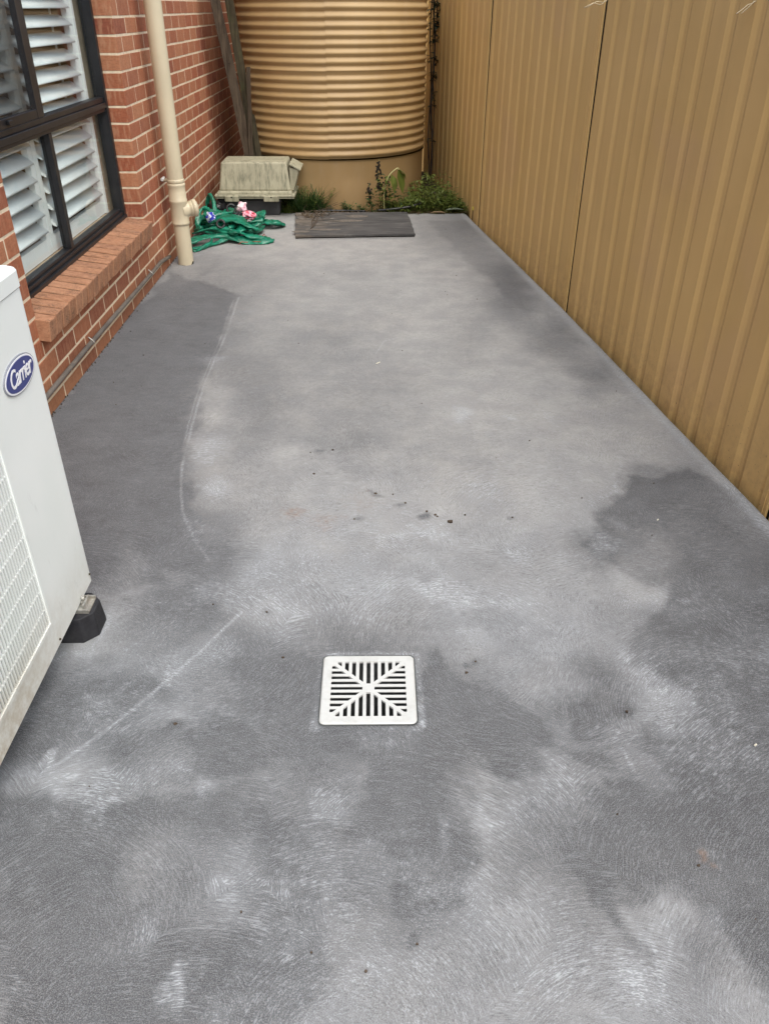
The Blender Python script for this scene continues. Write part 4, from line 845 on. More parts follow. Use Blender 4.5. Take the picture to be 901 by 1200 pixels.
# ------------------------------------------------------------------ fence
FP = [(1.907, -2.15), (1.651, 0.10), (1.395, 2.35), (1.139, 4.60), (0.855, 6.78), (0.571, 8.96), (0.53, 9.28)]
fence = empty('metal_fence', (1.2, 4, 0), 'tan ribbed metal sheet fence running along the right side of the path', 'fence')
def sheet_profile(L, ph):
    pts = [(0.0, 0.0)]; s = ph
    while s < L-0.06:
        for ds, dd in ((-.040, 0), (-.036, .0008), (-.016, .0080), (-.009, .0092), (.009, .0092), (.016, .0080), (.036, .0008), (.040, 0)):
            if .004 < s+ds < L-.004: pts.append((s+ds, -dd))
        s += 0.187
    pts.append((L, 0.0)); return pts
def panel(A, B, name, par, h=1.80, ph=.045, flip=1, top=True):
    A = Vector((*A, 0)); B = Vector((*B, 0)); L = (B-A).length; t = (B-A)/L; nrm = Vector((-t.y, t.x, 0))*flip
    prof = sheet_profile(L-.012, ph); m_ = MB(); k = len(prof); zs = [-.12, .3, .75, 1.2, h-.02]
    wv = lambda s, z: .0025*math.sin(s*3.1+z*2.3)+.0015*math.sin(s*7.7+z)
    vs = [A+t*(s+.006)+nrm*(d+wv(s, z))+Vector((0, 0, z)) for z in zs for s, d in prof]
    m_.add(vs, [(j*k+i, j*k+i+1, (j+1)*k+i+1, (j+1)*k+i) for j in range(len(zs)-1) for i in range(k-1)], False)
    o = P_(m_.build(name, MFENCE), par)
    rail = MB(); rot = Matrix((( t.x, nrm.x, 0, A.x), (t.y, nrm.y, 0, A.y), (0, 0, 1, 0), (0, 0, 0, 1)))
    rail.box(.03, L-.03, -.022, .012, h-.045, h, rot); P_(rail.build('top_rail', MFENCE, bevel=.003), par)
    return rot
for (A, B) in zip(FP[:6], FP[1:7]):
    panel(A, B, 'panel', fence)
for i, A in enumerate(FP[:6]):
    B = FP[i-1] if i else (2*FP[0][0]-FP[1][0], 2*FP[0][1]-FP[1][1])
    F = FP[i+1]; t = (Vector(F)-Vector(A)).normalized(); t = Vector((t.x, t.y, 0)); nrm = Vector((-t.y, t.x, 0))
    rot = Matrix(((t.x, nrm.x, 0, A[0]), (t.y, nrm.y, 0, A[1]), (0, 0, 1, 0), (0, 0, 0, 1)))
    p = MB(); p.box(.004, .052, -.03, .010, -.12, 1.815, rot); p.box(.020, .026, .010, .013, -.12, 1.815, rot); p.box(-.030, .004, -.045, -.012, -.12, 1.81, rot)
    P_(p.build('post', MFENCE, bevel=.0015), fence)
    P_(MB().box(-.008, .0035, -.02, .0022, -.12, 1.80, rot).build('post_gap_shade', MBLACKGAP), fence)  # black strip stands in for the shadow gap beside the post
rear = empty('rear_fence', (-.4, 9.3, 0), 'tan ribbed metal fence closing the yard behind the water tank', 'fence')
panel((.56, 9.30), (-1.39, 9.30), 'panel', rear, ph=.06, flip=1)

# ------------------------------------------------------------------ water tank
def tank():
    cx, cy, r = -.378, 8.075, .822
    t = empty('water_tank', (cx, cy, -.03), 'tan corrugated water tank with a smooth lower band at the end of the path', 'water tank')
    n = 160; prof = [(r, 0.0), (r, .20), (r, .395), (r+.002, .405), (r+.002, .412)]
    P = .0622; zb = .430; NR = 25; steps = 10
    def corr(ph, seam):
        o_ = []
        for i in range(NR*steps):
            f = i/steps; z = zb+P*(f-.5)+ph; lap = 0
            # rolled ribs: rounded crests, tighter valleys
            c_ = .5+.5*math.cos(2*math.pi*(f-.5))
            d = .017*(c_**.8)
            if abs(z-1.03) < .018: d *= .6
            o_.append((r+.003+d+seam, z+.03))
        return o_
    def lobe(a0, a1, ph, seam, nm):
        m_ = MB(); nn = max(8, int(n*(a1-a0)/(2*math.pi))); m_.lathe(corr(ph, seam), nn, (0, 0, 0), a0, a1); m_.build(nm, MTANK, t)
    s0 = R(-90.5)
    lobe(s0, s0+R(180), .0022, .002, 'corrugated_wall'); lobe(s0+R(180), s0+R(360), -.0015, 0, 'corrugated_wall')
    b = MB(); b.lathe([(r, 0.0), (r, .22), (r+.001, .40), (r+.006, .412), (r+.012, .42)], 120); b.build('base_band', MTANK, t)
    top = zb+P*NR+.0; d_ = MB(); d_.lathe([(r+.004, top-.03), (r+.024, top-.02), (r+.022, top+.01), (r-.02, top+.02), (r*.5, top+.13), (.20, top+.17), (.20, top+.21), (.001, top+.215)], 96); d_.build('roof', MTANK, t)
    st = MB()
    for k in range(20):
        z = .46+.062*2*k
        if z > 1.9: break
    return t
tank()

# ------------------------------------------------------------------ leaning timbers
def plank(label, c, y0, y1, wid, th, m, seed, tilt=0, name='timber_plank', taper=None):
    r_ = random.Random(seed); t = MB(); vs = []; n = len(c)
    dense = []
    for i in range(n-1):
        for k in range(8): f = k/8; dense.append((c[i][0]*(1-f)+c[i+1][0]*f, c[i][1]*(1-f)+c[i+1][1]*f))
    dense.append(c[-1]); N = len(dense); z0, z1 = dense[0][1], dense[-1][1]
    for i, (x, z) in enumerate(dense):
        f = (z-z0)/(z1-z0); y = y0+(y1-y0)*f
        w_ = (wid*(1-f)+(taper or wid)*f)/2; a, b = w_+r_.uniform(-.0015, .0015), w_+r_.uniform(-.0015, .0015); h = th/2
        ct, st_ = math.cos(tilt), math.sin(tilt)
        for dx, dy in ((-a, -h), (-a*.3, -h+r_.uniform(-.0006, .0006)), (b*.35, -h+r_.uniform(-.0006, .0006)), (b, -h), (b, h), (-a, h)):
            vs.append((x+dx*ct-dy*st_, y+dx*st_+dy*ct, z))
    k = 6; fs = [(i*k+j, i*k+(j+1) % k, (i+1)*k+(j+1) % k, (i+1)*k+j) for i in range(N-1) for j in range(k)]+[tuple(range(k-1, -1, -1)), tuple((N-1)*k+j for j in range(k))]
    t.add(vs, fs); o = t.build(name, m); return tag(o, label, 'timber', 'old timbers leaning in the corner by the tank')
plank('long grey weathered plank nearest the brick wall, leaning left past the tank', [(-1.012, -.02), (-1.085, .45), (-1.243, 1.478), (-1.315, 1.95)], 7.385, 7.43, .078, .024, MWOOD, 3, .22)
plank('long mossy plank leaning behind the split one, against the corrugated tank', [(-.985, -.02), (-1.031, .425), (-1.149, 1.519), (-1.20, 2.0)], 7.43, 7.50, .066, .022, MWOODG, 5, -.15)
plank('short upright grey stick ending halfway up the tank, in front of the two long planks', [(-1.082, -.02), (-1.059, .435), (-1.026, 1.074)], 7.375, 7.385, .034, .018, MWOOD, 9, .2)
plank('thin dark lath leaning right at the foot of the other timbers behind the storage box', [(-.965, -.02), (-.995, .40), (-1.035, .72)], 7.40, 7.44, .045, .012, MWOODG, 12, 0)
plank('thin splintered lath at the very top left, lying between wall and long plank', [(-1.175, 1.10), (-1.27, 1.50), (-1.37, 1.93)], 7.40, 7.43, .020, .010, MWOOD, 15, 0)

# ------------------------------------------------------------------ plastic boxes
def boxes():
    MBG = m_plain('weathered_cream_plastic', (0.36, 0.34, 0.245), .6, .3, .1, 10, .15, dirt=(0.10, 0.105, 0.07), dirt_amt=.75, dsc=(8, 8, 1.2), dlo=.42, dhi=.72)
    t = empty('storage_box', (-.985, 7.12, .145), 'upturned cream plastic box with a wide rim and grimy streaks, standing on a dark tub', 'plastic box')
    def frus(x0, x1, y0, y1, z0, X0_, X1_, Y0_, Y1_, z1): 
        return [(x0, y0, z0), (x1, y0, z0), (x1, y1, z0), (x0, y1, z0), (X0_, Y0_, z1), (X1_, Y0_, z1), (X1_, Y1_, z1), (X0_, Y1_, z1)]
    F = [(0, 3, 2, 1), (4, 5, 6, 7), (0, 1, 5, 4), (1, 2, 6, 5), (2, 3, 7, 6), (3, 0, 4, 7)]
    P_(MB().add(frus(-1.285, -.692, 6.945, 7.34, .20, -1.257, -.722, 6.985, 7.30, .418), F).build('body', MBG, bevel=.016, seg=3), t)
    P_(MB().add(frus(-1.300, -.680, 6.925, 7.36, .181, -1.292, -.687, 6.935, 7.35, .204), F).build('step', MBG, bevel=.006, seg=2), t)
    P_(MB().box(-1.318, -.658, 6.90, 7.385, .160, .180).build('rim', MBG, bevel=.006, seg=2), t)
    P_(MB().box(-1.312, -.664, 6.906, 7.379, .1485, .1595).build('rim_lip', MBG, bevel=.003), t)
    for x0, x1 in ((-1.235, -1.12), (-.915, -.79)):
        o = P_(MB().box(x0, x1, 6.888, 6.905, .128, .172).build('clip', MBG, bevel=.004), t)
        P_(MB().box((x0+x1)/2-.006, (x0+x1)/2+.006, 6.8865, 6.889, .158, .168).build('clip_hole', MBLACKGAP), o)
    # outlet chute on the right end
    ch = MB(); ch.add([(-.70, 6.98, .20), (-.668, 6.98, .20), (-.668, 7.24, .20), (-.70, 7.24, .20), (-.70, 6.98, .375), (-.620, 6.975, .365), (-.620, 7.24, .365), (-.70, 7.24, .375)], F)
    P_(ch.build('chute', MBG, bevel=.005, seg=2), t)
    cl = MB(); cl.add([(-.70, 6.965, .400), (-.612, 6.965, .352), (-.612, 7.255, .352), (-.70, 7.255, .400), (-.694, 6.965, .412), (-.604, 6.965, .364), (-.604, 7.255, .364), (-.694, 7.255, .412)], F)
    P_(cl.build('chute_lid', MBG, bevel=.003), t)
    MDT = m_plain('dark_grey_plastic', (0.055, 0.055, 0.058), .55, .35, .15, 12, .1, dirt=(.12, .11, .10), dirt_amt=.4)
    t2 = empty('dark_tub', (-1.05, 7.17, 0), 'dark grey tub carrying the cream plastic box, low against the wall', 'tub')
    P_(MB().add(frus(-1.300, -.80, 6.995, 7.34, -.002, -1.312, -.788, 6.98, 7.355, .1475), F).build('body', MDT, bevel=.012, seg=2), t2)
    P_(MB().add(frus(-1.318, -.782, 6.974, 7.361, .112, -1.318, -.782, 6.974, 7.361, .124), F).build('band', MDT, bevel=.003), t2)
boxes()

# ------------------------------------------------------------------ weathered board on the slab
def board():
    g = G('weathered_plywood', .8, .25); O = g.obj(); x = g.sep(O)
    n1 = g.noise(g.map(O, (1.6, 7, 5)), 2.5, 6, .7, dist=.5); n2 = g.noise(g.map(O, (1.2, 4, 1)), 2.0, 4, .65)
    c = g.mix(g.ramp(n1, .3, .7), (.050, .049, .050), (.100, .097, .095))
    lf = g.math('MULTIPLY', g.ramp(x[0], -.55, .12, 1.0, 0.0), g.ramp(n2, .42, .58)); c = g.mix(g.math('MULTIPLY', lf, .55), c, (.20, .16, .12))
    c = g.mix(g.math('MULTIPLY', g.ramp(n1, .60, .68), g.ramp(x[0], -.2, .1, .85, .12)), c, (.36, .34, .31))
    g.color(c); g.bump(n1, .35, .004)
    m_ = MB(); pts = [(-.605, 6.195), (.31, 6.262), (.274, 7.03), (-.667, 7.0)]
    edge = []
    for i in range(4):
        a, b = pts[i], pts[(i+1) % 4]
        for k in range(14):
            f = k/14; edge.append((a[0]+(b[0]-a[0])*f+rnd.uniform(-.005, .005)*(k > 0), a[1]+(b[1]-a[1])*f+rnd.uniform(-.005, .005)*(k > 0)))
    cx, cy = -.17, 6.62; t = empty('board', (cx, cy, .004), 'weathered dark sheet of plywood with peeling veneer lying flat on the concrete before the tank', 'board')
    loc = [(x-cx, y-cy) for x, y in edge]
    m_.prism(loc, .004, .017); m_.build('sheet', g.m, t)
    # peeling veneer flakes
    mf = m_plain('veneer_flake', (.13, .115, .10), .85, .2, .3, 20, .3)
    for k, (fx, fy, sx, sy) in enumerate(((-.33, -.05, .13, .05), (-.05, .08, .16, .045), (-.38, .18, .10, .07), (-.22, -.22, .15, .03), (.02, .24, .12, .05), (-.40, -.30, .07, .03))):
        r_ = random.Random(k); p = [(fx+sx*math.cos(a)*r_.uniform(.7, 1.1), fy+sy*math.sin(a)*r_.uniform(.6, 1.2)) for a in [2*math.pi*j/11 for j in range(11)]]
        MB().prism(p, .0168, .0188).build('veneer_flake', mf, t)
    # thin black strip along the front edge
    MB().box(-.43, .475, -.0, .006, .0, .007, Matrix.Translation((-.0, -.428, 0.004)) @ Matrix.Rotation(.073, 4, 'Z')).build('front_strip', MBLACKGAP, t)
board()
def twig(name, base, seed, n, L, label, m, rad=.0025, up=.2, group=None):
    r_ = random.Random(seed); t = MB()
    def br(p, d, l, rr, dep):
        pts = [p]; q_ = Vector(p)
        for k in range(5):
            d = (d+Vector((r_.uniform(-.35, .35), r_.uniform(-.35, .35), r_.uniform(-.15, .15)))).normalized(); q_ = q_+d*l/5; q_.z = max(q_.z, base[2]+rr); pts.append(q_.copy())
            if dep and k in (1, 2, 3): br(q_.copy(), (d+Vector((r_.uniform(-1, 1), r_.uniform(-1, 1), r_.uniform(-.2, .4)))).normalized(), l*.5, rr*.7, dep-1)
        t.tube(pts, [rr*(1-.12*i) for i in range(len(pts))], 5)
    for k in range(n):
        a = r_.uniform(-.8, .8)+math.pi/2; br(Vector(base), Vector((math.cos(a), math.sin(a), up)).normalized(), L, rad, 2)
    return tag(t.build(name, m), label, 'twig', group)
MTW = m_plain('dead_twig', (.075, .055, .04), .85, .2, .3, 30)
twig('dry_twig', (-.50, 6.42, .024), 4, 2, .34, 'dry branching twig lying on the left end of the weathered board', MTW, .004)

# ------------------------------------------------------------------ green plastic pile and rubbish
MG = m_green()
def catmull(P, n=10):
    P = [Vector(p) for p in P]; Q = [P[0]]+P+[P[-1]]; o_ = []
    for i in range(1, len(Q)-2):
        for k in range(n):
            f = k/n; a, b, c_, d = Q[i-1:i+3]
            o_.append(.5*((2*b)+(c_-a)*f+(2*a-5*b+4*c_-d)*f*f+(3*b-a-3*c_+d)*f**3))
    o_.append(P[-1]); return o_
def ribbon(P, wid, seed, th=.005, pinch=True):
    """flat collapsed hose: two skins with a little air between"""
    r_ = random.Random(seed); pts = catmull(P); N = len(pts); m_ = MB(); vs = []; tw = r_.uniform(-.4, .4); K = 10
    for i, p in enumerate(pts):
        t = (pts[min(i+1, N-1)]-pts[max(i-1, 0)]).normalized(); side = t.cross(Vector((0, 0, 1)))
        side = side.normalized() if side.length > .05 else Vector((1, 0, 0))
        tw += r_.uniform(-.16, .16); tw *= .97; nn = side.cross(t); s_ = side*math.cos(tw)+nn*math.sin(tw); n_ = s_.cross(t)
        f = i/(N-1); w_ = wid*(.85+.3*math.sin(f*9+seed)); e = min(f, 1-f)*8; w_ *= min(1, .35+.65*e) if pinch else 1
        h = th*(1.2+.8*math.sin(f*14+seed*2))
        for k in range(K):
            a = 2*math.pi*k/K; wr = .0035*math.sin(k*2.1+f*50)
            q_ = p+s_*(w_/2*math.cos(a))+n_*(h*math.sin(a)+wr); q_.z = max(q_.z, .003+.001*k/K); vs.append(q_)
    m_.add(vs, [(i*K+k, i*K+(k+1) % K, (i+1)*K+(k+1) % K, (i+1)*K+k) for i in range(N-1) for k in range(K)]+[tuple(range(K-1, -1, -1)), tuple((N-1)*K+k for k in range(K))], True)
    return m_
pile = empty('green_hose_pile', (-1.1, 6.3, 0), 'tangled heap of flat shiny green plastic hose on the concrete behind the downpipe', 'hose')
RB = [
 ([(-1.36, 5.92, .03), (-1.28, 6.02, .05), (-1.12, 6.06, .05), (-.98, 6.04, .03), (-.84, 6.05, .02), (-.755, 6.07, .015)], .085),
 ([(-1.36, 6.10, .06), (-1.20, 6.12, .09), (-1.05, 6.10, .08), (-.92, 6.06, .05), (-.80, 6.10, .02), (-.75, 6.08, .02)], .060),
 ([(-1.30, 6.55, .06), (-1.18, 6.42, .13), (-1.02, 6.40, .12), (-.92, 6.55, .06), (-.80, 6.60, .03), (-.78, 6.66, .02)], .090),
 ([(-1.38, 6.45, .05), (-1.26, 6.30, .12), (-1.08, 6.22, .14), (-.94, 6.16, .10), (-.88, 6.20, .05)], .110),
 ([(-1.34, 6.75, .05), (-1.20, 6.78, .07), (-1.08, 6.66, .10), (-.98, 6.52, .09), (-.90, 6.48, .04)], .080),
 ([(-1.42, 6.66, .02), (-1.405-.0, 6.74, .0+.02), (-1.37, 6.80, .12), (-1.33, 6.76, .21), (-1.29, 6.70, .15), (-1.27, 6.62, .08), (-1.22, 6.55, .04)], .045),
 ([(-1.36, 6.30, .04), (-1.35, 6.35, .14), (-1.31, 6.40, .18), (-1.25, 6.42, .14), (-1.18, 6.38, .08)], .040),
 ([(-1.32, 5.86, .01), (-1.24, 5.90, .015), (-1.16, 5.99, .02), (-1.06, 6.10, .05), (-1.0, 6.22, .09)], .035),
 ([(-1.36, 6.0, .02), (-1.30, 5.80, .01), (-1.26, 5.84, .012), (-1.20, 5.96, .03), (-1.22, 6.10, .06)], .026),
 ([(-1.18, 6.20, .10), (-1.12, 6.30, .15), (-1.02, 6.28, .13), (-1.00, 6.14, .08), (-1.12, 6.10, .07), (-1.22, 6.18, .08)], .070),
 ([(-.95, 6.45, .03), (-.86, 6.50, .05), (-.77, 6.52, .04), (-.74, 6.60, .02), (-.82, 6.66, .02), (-.92, 6.60, .03)], .075),
 ([(-1.20, 6.55, .05), (-1.10, 6.46, .12), (-1.12, 6.32, .16), (-1.24, 6.26, .14), (-1.32, 6.34, .08)], .06)]
for k in range(16):
    cx_, cy_, cz_ = rnd.uniform(-1.33, -.92), rnd.uniform(6.02, 6.62), rnd.uniform(.03, .11)
    a0 = rnd.uniform(0, 6.28); rr_ = rnd.uniform(.06, .15)
    RB.append(([(max(-1.37, cx_+rr_*math.cos(a0+j*1.15)*rnd.uniform(.6, 1.2)), cy_+rr_*1.3*math.sin(a0+j*1.15)*rnd.uniform(.6, 1.2), max(.01, cz_+rnd.uniform(-.045, .04))) for j in range(5)], rnd.uniform(.03, .085)))
for i, (p, wd) in enumerate(RB): P_(ribbon(p, wd, i+1, .009).build('hose_length', MG), pile)
def crumple(name, loc, r, m, label, cat, seed, sc=(1, 1, 1)):
    bm = bmesh.new(); bmesh.ops.create_icosphere(bm, subdivisions=3, radius=r)
    for v in bm.verts:
        n_ = noise.noise(v.co*(1.6/r)+Vector((seed, 0, 0)))*.55+noise.noise(v.co*(4/r)+Vector((0, seed, 0)))*.3
        v.co *= 1+n_; v.co = Vector((v.co.x*sc[0], v.co.y*sc[1], v.co.z*sc[2]))
    me = bpy.data.meshes.new(name); bm.to_mesh(me); bm.free(); o = link(name, me, m); o.location = loc; o.rotation_euler = (.3*seed, .2, seed); return tag(o, label, cat)
crumple('crumpled_packet', (-1.222, 6.16, .165), .034, m_print('blue_white_print', (.03, .04, .42), (.62, .66, .80), 38), 'small crumpled blue and white packet on the green hose heap, nearest the downpipe', 'packet', 2)
crumple('crumpled_tissue', (-1.045, 6.56, .155), .042, m_print('white_pink_print', (.78, .70, .72), (.72, .42, .50), 14), 'crumpled white and pale pink wrapper at the back of the green heap', 'wrapper', 3, (1, .7, .9))
crumple('pink_wrapper', (-.975, 6.42, .125), .046, m_print('pink_red_print', (.74, .40, .48), (.50, .06, .10), 48), 'pink wrapper with red specks lying on the right side of the green hose heap', 'wrapper', 5, (1, .6, 1.1))
MBLK = m_plain('black_plastic', (.012, .012, .014), .35, .5, .3, 20)
def ring_item(loc, r, label, rot, sd_):
    m_ = MB(); pts = [(r*math.cos(a), r*math.sin(a), 0) for a in [2*math.pi*k/16 for k in range(17)]]; m_.tube(pts, .009, 8)
    o = m_.build('black_fitting', MBLK); o.location = loc; o.rotation_euler = rot; tag(o, label, 'hose fitting', 'black hose fittings in the green heap')
ring_item((-1.145, 6.12, .125), .028, 'black ring fitting beside the blue packet in the green hose heap', (1.1, .2, 0), 1)
ring_item((-1.15, 6.66, .12), .034, 'black ring fitting at the back of the green hose heap near the dark tub', (1.2, -.3, .4), 2)
crumple('black_wrapper', (-1.06, 6.40, .13), .036, MBLK, 'black crumpled scrap between the two pink wrappers and the hose', 'scrap', 7, (1.2, .8, .8))
crumple('black_bag', (-1.31, 6.88, .07), .075, MBLK, 'black crumpled plastic in the corner between wall and dark tub', 'scrap', 9, (1, 1, .9))
tg = MB()
for k in range(9):
    a = rnd.uniform(0, 6.28); p = Vector((-.88+rnd.uniform(-.06, .08), 6.03+rnd.uniform(-.05, .2), .022)); L = rnd.uniform(.03, .07)
    tg.tube([p, p+Vector((math.cos(a)*L, math.sin(a)*L, .006)), p+Vector((math.cos(a+.5)*L*1.7, math.sin(a+.5)*L*1.7, .0))], .0028, 5)
tag(tg.build('red_twine', m_plain('red_brown_twine', (.30, .09, .05), .8, .2, .3, 40)), 'short frayed lengths of reddish twine lying over the right end of the green hose', 'twine')

# ------------------------------------------------------------------ weeds
ML1 = m_leaf('weed_green', (.075, .115, .018), (.155, .185, .038)); ML2 = m_leaf('deep_green', (.020, .055, .014), (.055, .105, .026)); ML3 = m_leaf('olive_yellow', (.075, .090, .022), (.15, .13, .04))
MST = m_plain('weed_stem', (.13, .15, .05), .6, .3, .2, 20); MSEED = m_plain('seed_head', (.030, .026, .020), .8, .2, .4, 40); MLIT = m_leaf('leaf_litter', (.07, .045, .025), (.20, .15, .09))
def leaf(m_, p, d, L, W, r_, droop=.3):
    d = d.normalized(); s_ = d.cross(Vector((0, 0, 1))); s_ = s_.normalized() if s_.length > .01 else Vector((1, 0, 0)); n_ = s_.cross(d)
    q = [(0, 0, 0), (.3, .5, .04), (.65, .42, .02), (1, 0, -droop), (.65, -.42, .02), (.3, -.5, .04)]
    vs = [p+d*(L*a)+s_*(W*b)+n_*(L*c_) for a, b, c_ in q]; vs.append(p+d*(L*.5)+n_*(-L*.02))
    m_.add(vs, [(0, 1, 6), (1, 2, 6), (2, 3, 6), (3, 4, 6), (4, 5, 6), (5, 0, 6)], False)
def blade(m_, p, d, L, W, bend):
    d = d.normalized(); s_ = d.cross(Vector((0, 0, 1))); s_ = s_.normalized() if s_.length > .01 else Vector((1, 0, 0)); out = Vector((d.x, d.y, 0)); out = out.normalized() if out.length > .01 else Vector((1, 0, 0))
    vs = []; q = Vector(p); dd = d.copy(); n = 5
    for k in range(n+1):
        w_ = W*(1-k/n)**.7*.5+.0002; vs += [q-s_*w_, q+s_*w_]; dd = (dd+(out*.6-Vector((0, 0, .9)))*bend/n).normalized(); q = q+dd*L/n
        q.z = max(q.z, -.02)
    m_.add(vs, [(2*k, 2*k+1, 2*k+3, 2*k+2) for k in range(n)], True)
def rd(r_, up): a = r_.uniform(0, 6.283); return Vector((math.cos(a), math.sin(a), up)).normalized()
def tuft(name, c, R_, n, H, mats, label, seed, ry=None, leafy=0):
    r_ = random.Random(seed); t = empty(name, (c[0], c[1], -.03), label, 'weed', group='weeds at the foot of the tank')
    m_ = MB(); 
    for k in range(n):
        a = r_.uniform(0, 6.283); rr = R_*math.sqrt(r_.random()); p = Vector((c[0]+rr*math.cos(a), c[1]+rr*math.sin(a)*(ry or 1), -.02)); blade(m_, p, rd(r_, r_.uniform(1.2, 4)), H*r_.uniform(.45, 1.1), r_.uniform(.004, .010), r_.uniform(.3, 1.3))
    P_(m_.build('blades', mats[0]), t)
    if leafy:
        l_ = MB(); s_ = MB()
        for k in range(leafy):
            a = r_.uniform(0, 6.283); rr = R_*math.sqrt(r_.random()); p = Vector((c[0]+rr*math.cos(a), c[1]+rr*math.sin(a)*(ry or 1), -.02)); d = rd(r_, r_.uniform(1.0, 3)); L = H*r_.uniform(.3, .85)
            pts = [p+d*L*f for f in (0, .5, 1)]; s_.tube(pts, .0014, 4, False)
            for j in range(6): leaf(l_, p+d*L*(.3+.7*j/5), rd(r_, .5), r_.uniform(.018, .038), r_.uniform(.010, .018), r_)
        P_(l_.build('leaves', mats[1]), t); P_(s_.build('stems', MST), t)
    return t
tuft('weed_clump', (-.585, 7.16), .15, 420, .31, (ML2, ML1), 'bushy feathery green weed between the cream box and the tank', 1, .5, 26)
tuft('low_weed', (-.74, 7.10), .09, 70, .17, (ML1, ML1), 'low pale weed sprig under the cream box rim, at the left end of the board', 2, .4, 12)
tuft('seedling', (-.24, 7.17), .035, 35, .13, (ML2, ML2), 'small sprout against the tank band, straight behind the middle of the board', 3, .6, 10)
tuft('seedling', (-.12, 7.17), .03, 25, .11, (ML2, ML2), 'smaller sprout just right of the middle one, against the tank band', 4, .6, 8)
tuft('seedling', (-.40, 7.17), .05, 25, .07, (ML2, ML2), 'tiny low sprout left of the middle one, against the tank band', 14, .6, 8)
# tall dark seed stalk
def stalk():
    r_ = random.Random(21); t = empty('seed_stalk_weed', (.03, 7.13, -.03), 'tall weed with a dark knobbly seed stalk, in front of the tank', 'weed', group='weeds at the foot of the tank')
    for x0, x1, H in ((.045, .030, .44), (-.03, -.05, .25), (.09, .10, .30)):
        pts = [Vector((x0+(x1-x0)*f+.008*math.sin(f*7), 7.13, -.02+(H+.0)*f)) for f in [k/8 for k in range(9)]]
        P_(MB().tube(pts, [.004*(1-.07*k) for k in range(9)], 6).build('stem', MST), t)
        sd_ = MB(); l_ = MB()
        for k in range(60 if H > .4 else 24):
            f = r_.uniform(.45, 1.0); p = Vector((x0+(x1-x0)*f, 7.13, -.02+H*f))+Vector((r_.gauss(0, .011), r_.gauss(0, .011), 0)); s_ = r_.uniform(.004, .009)
            sd_.prism([(p.x+s_*math.cos(a), p.y+s_*math.sin(a)) for a in [1.05*j for j in range(6)]], p.z-s_, p.z+s_)
        for k in range(34): f = r_.uniform(.08, .75); p = Vector((x0+(x1-x0)*f, 7.13, -.02+H*f)); leaf(l_, p, rd(r_, r_.uniform(-.2, .7)), r_.uniform(.03, .06), r_.uniform(.014, .026), r_)
        P_(sd_.build('seeds', MSEED), t); P_(l_.build('leaves', ML2), t)
stalk()
def broad():
    r_ = random.Random(5); t = empty('broadleaf_weed', (.10, 7.12, -.03), 'weed with arching pale yellow stem and big drooping leaf right of the seed stalk', 'weed', group='weeds at the foot of the tank')
    pts = catmull([(.085, 7.10, -.02), (.078, 7.09, .10), (.085, 7.08, .20), (.120, 7.08, .30), (.185, 7.09, .355), (.20, 7.09, .345)], 5)
    P_(MB().tube(pts, .0045, 6).build('stem', m_plain('pale_yellow_stem', (.42, .40, .18), .5)), t)
    l_ = MB(); leaf(l_, Vector((.195, 7.09, .352)), Vector((.25, -.15, -1)), .20, .12, r_, .05); leaf(l_, Vector((.19, 7.10, .35)), Vector((.9, .1, -.6)), .11, .07, r_, .3); leaf(l_, Vector((.14, 7.09, .31)), Vector((.3, -.3, -1)), .15, .08, r_, .2)
    for k in range(46):
        p = Vector((.10+r_.gauss(0, .045), 7.10+r_.gauss(0, .03), r_.uniform(.02, .27))); leaf(l_, p, rd(r_, r_.uniform(-.3, .6)), r_.uniform(.03, .065), r_.uniform(.018, .035), r_)
    P_(l_.build('leaves', ML1), t)
    d_ = MB()
    for k in range(60): p = Vector((.16+r_.gauss(0, .06), 7.17+r_.gauss(0, .03), r_.uniform(.0, .20))); leaf(d_, p, rd(r_, r_.uniform(-.3, .5)), r_.uniform(.03, .06), r_.uniform(.018, .03), r_)
    P_(d_.build('lower_leaves', ML2), t)
broad()
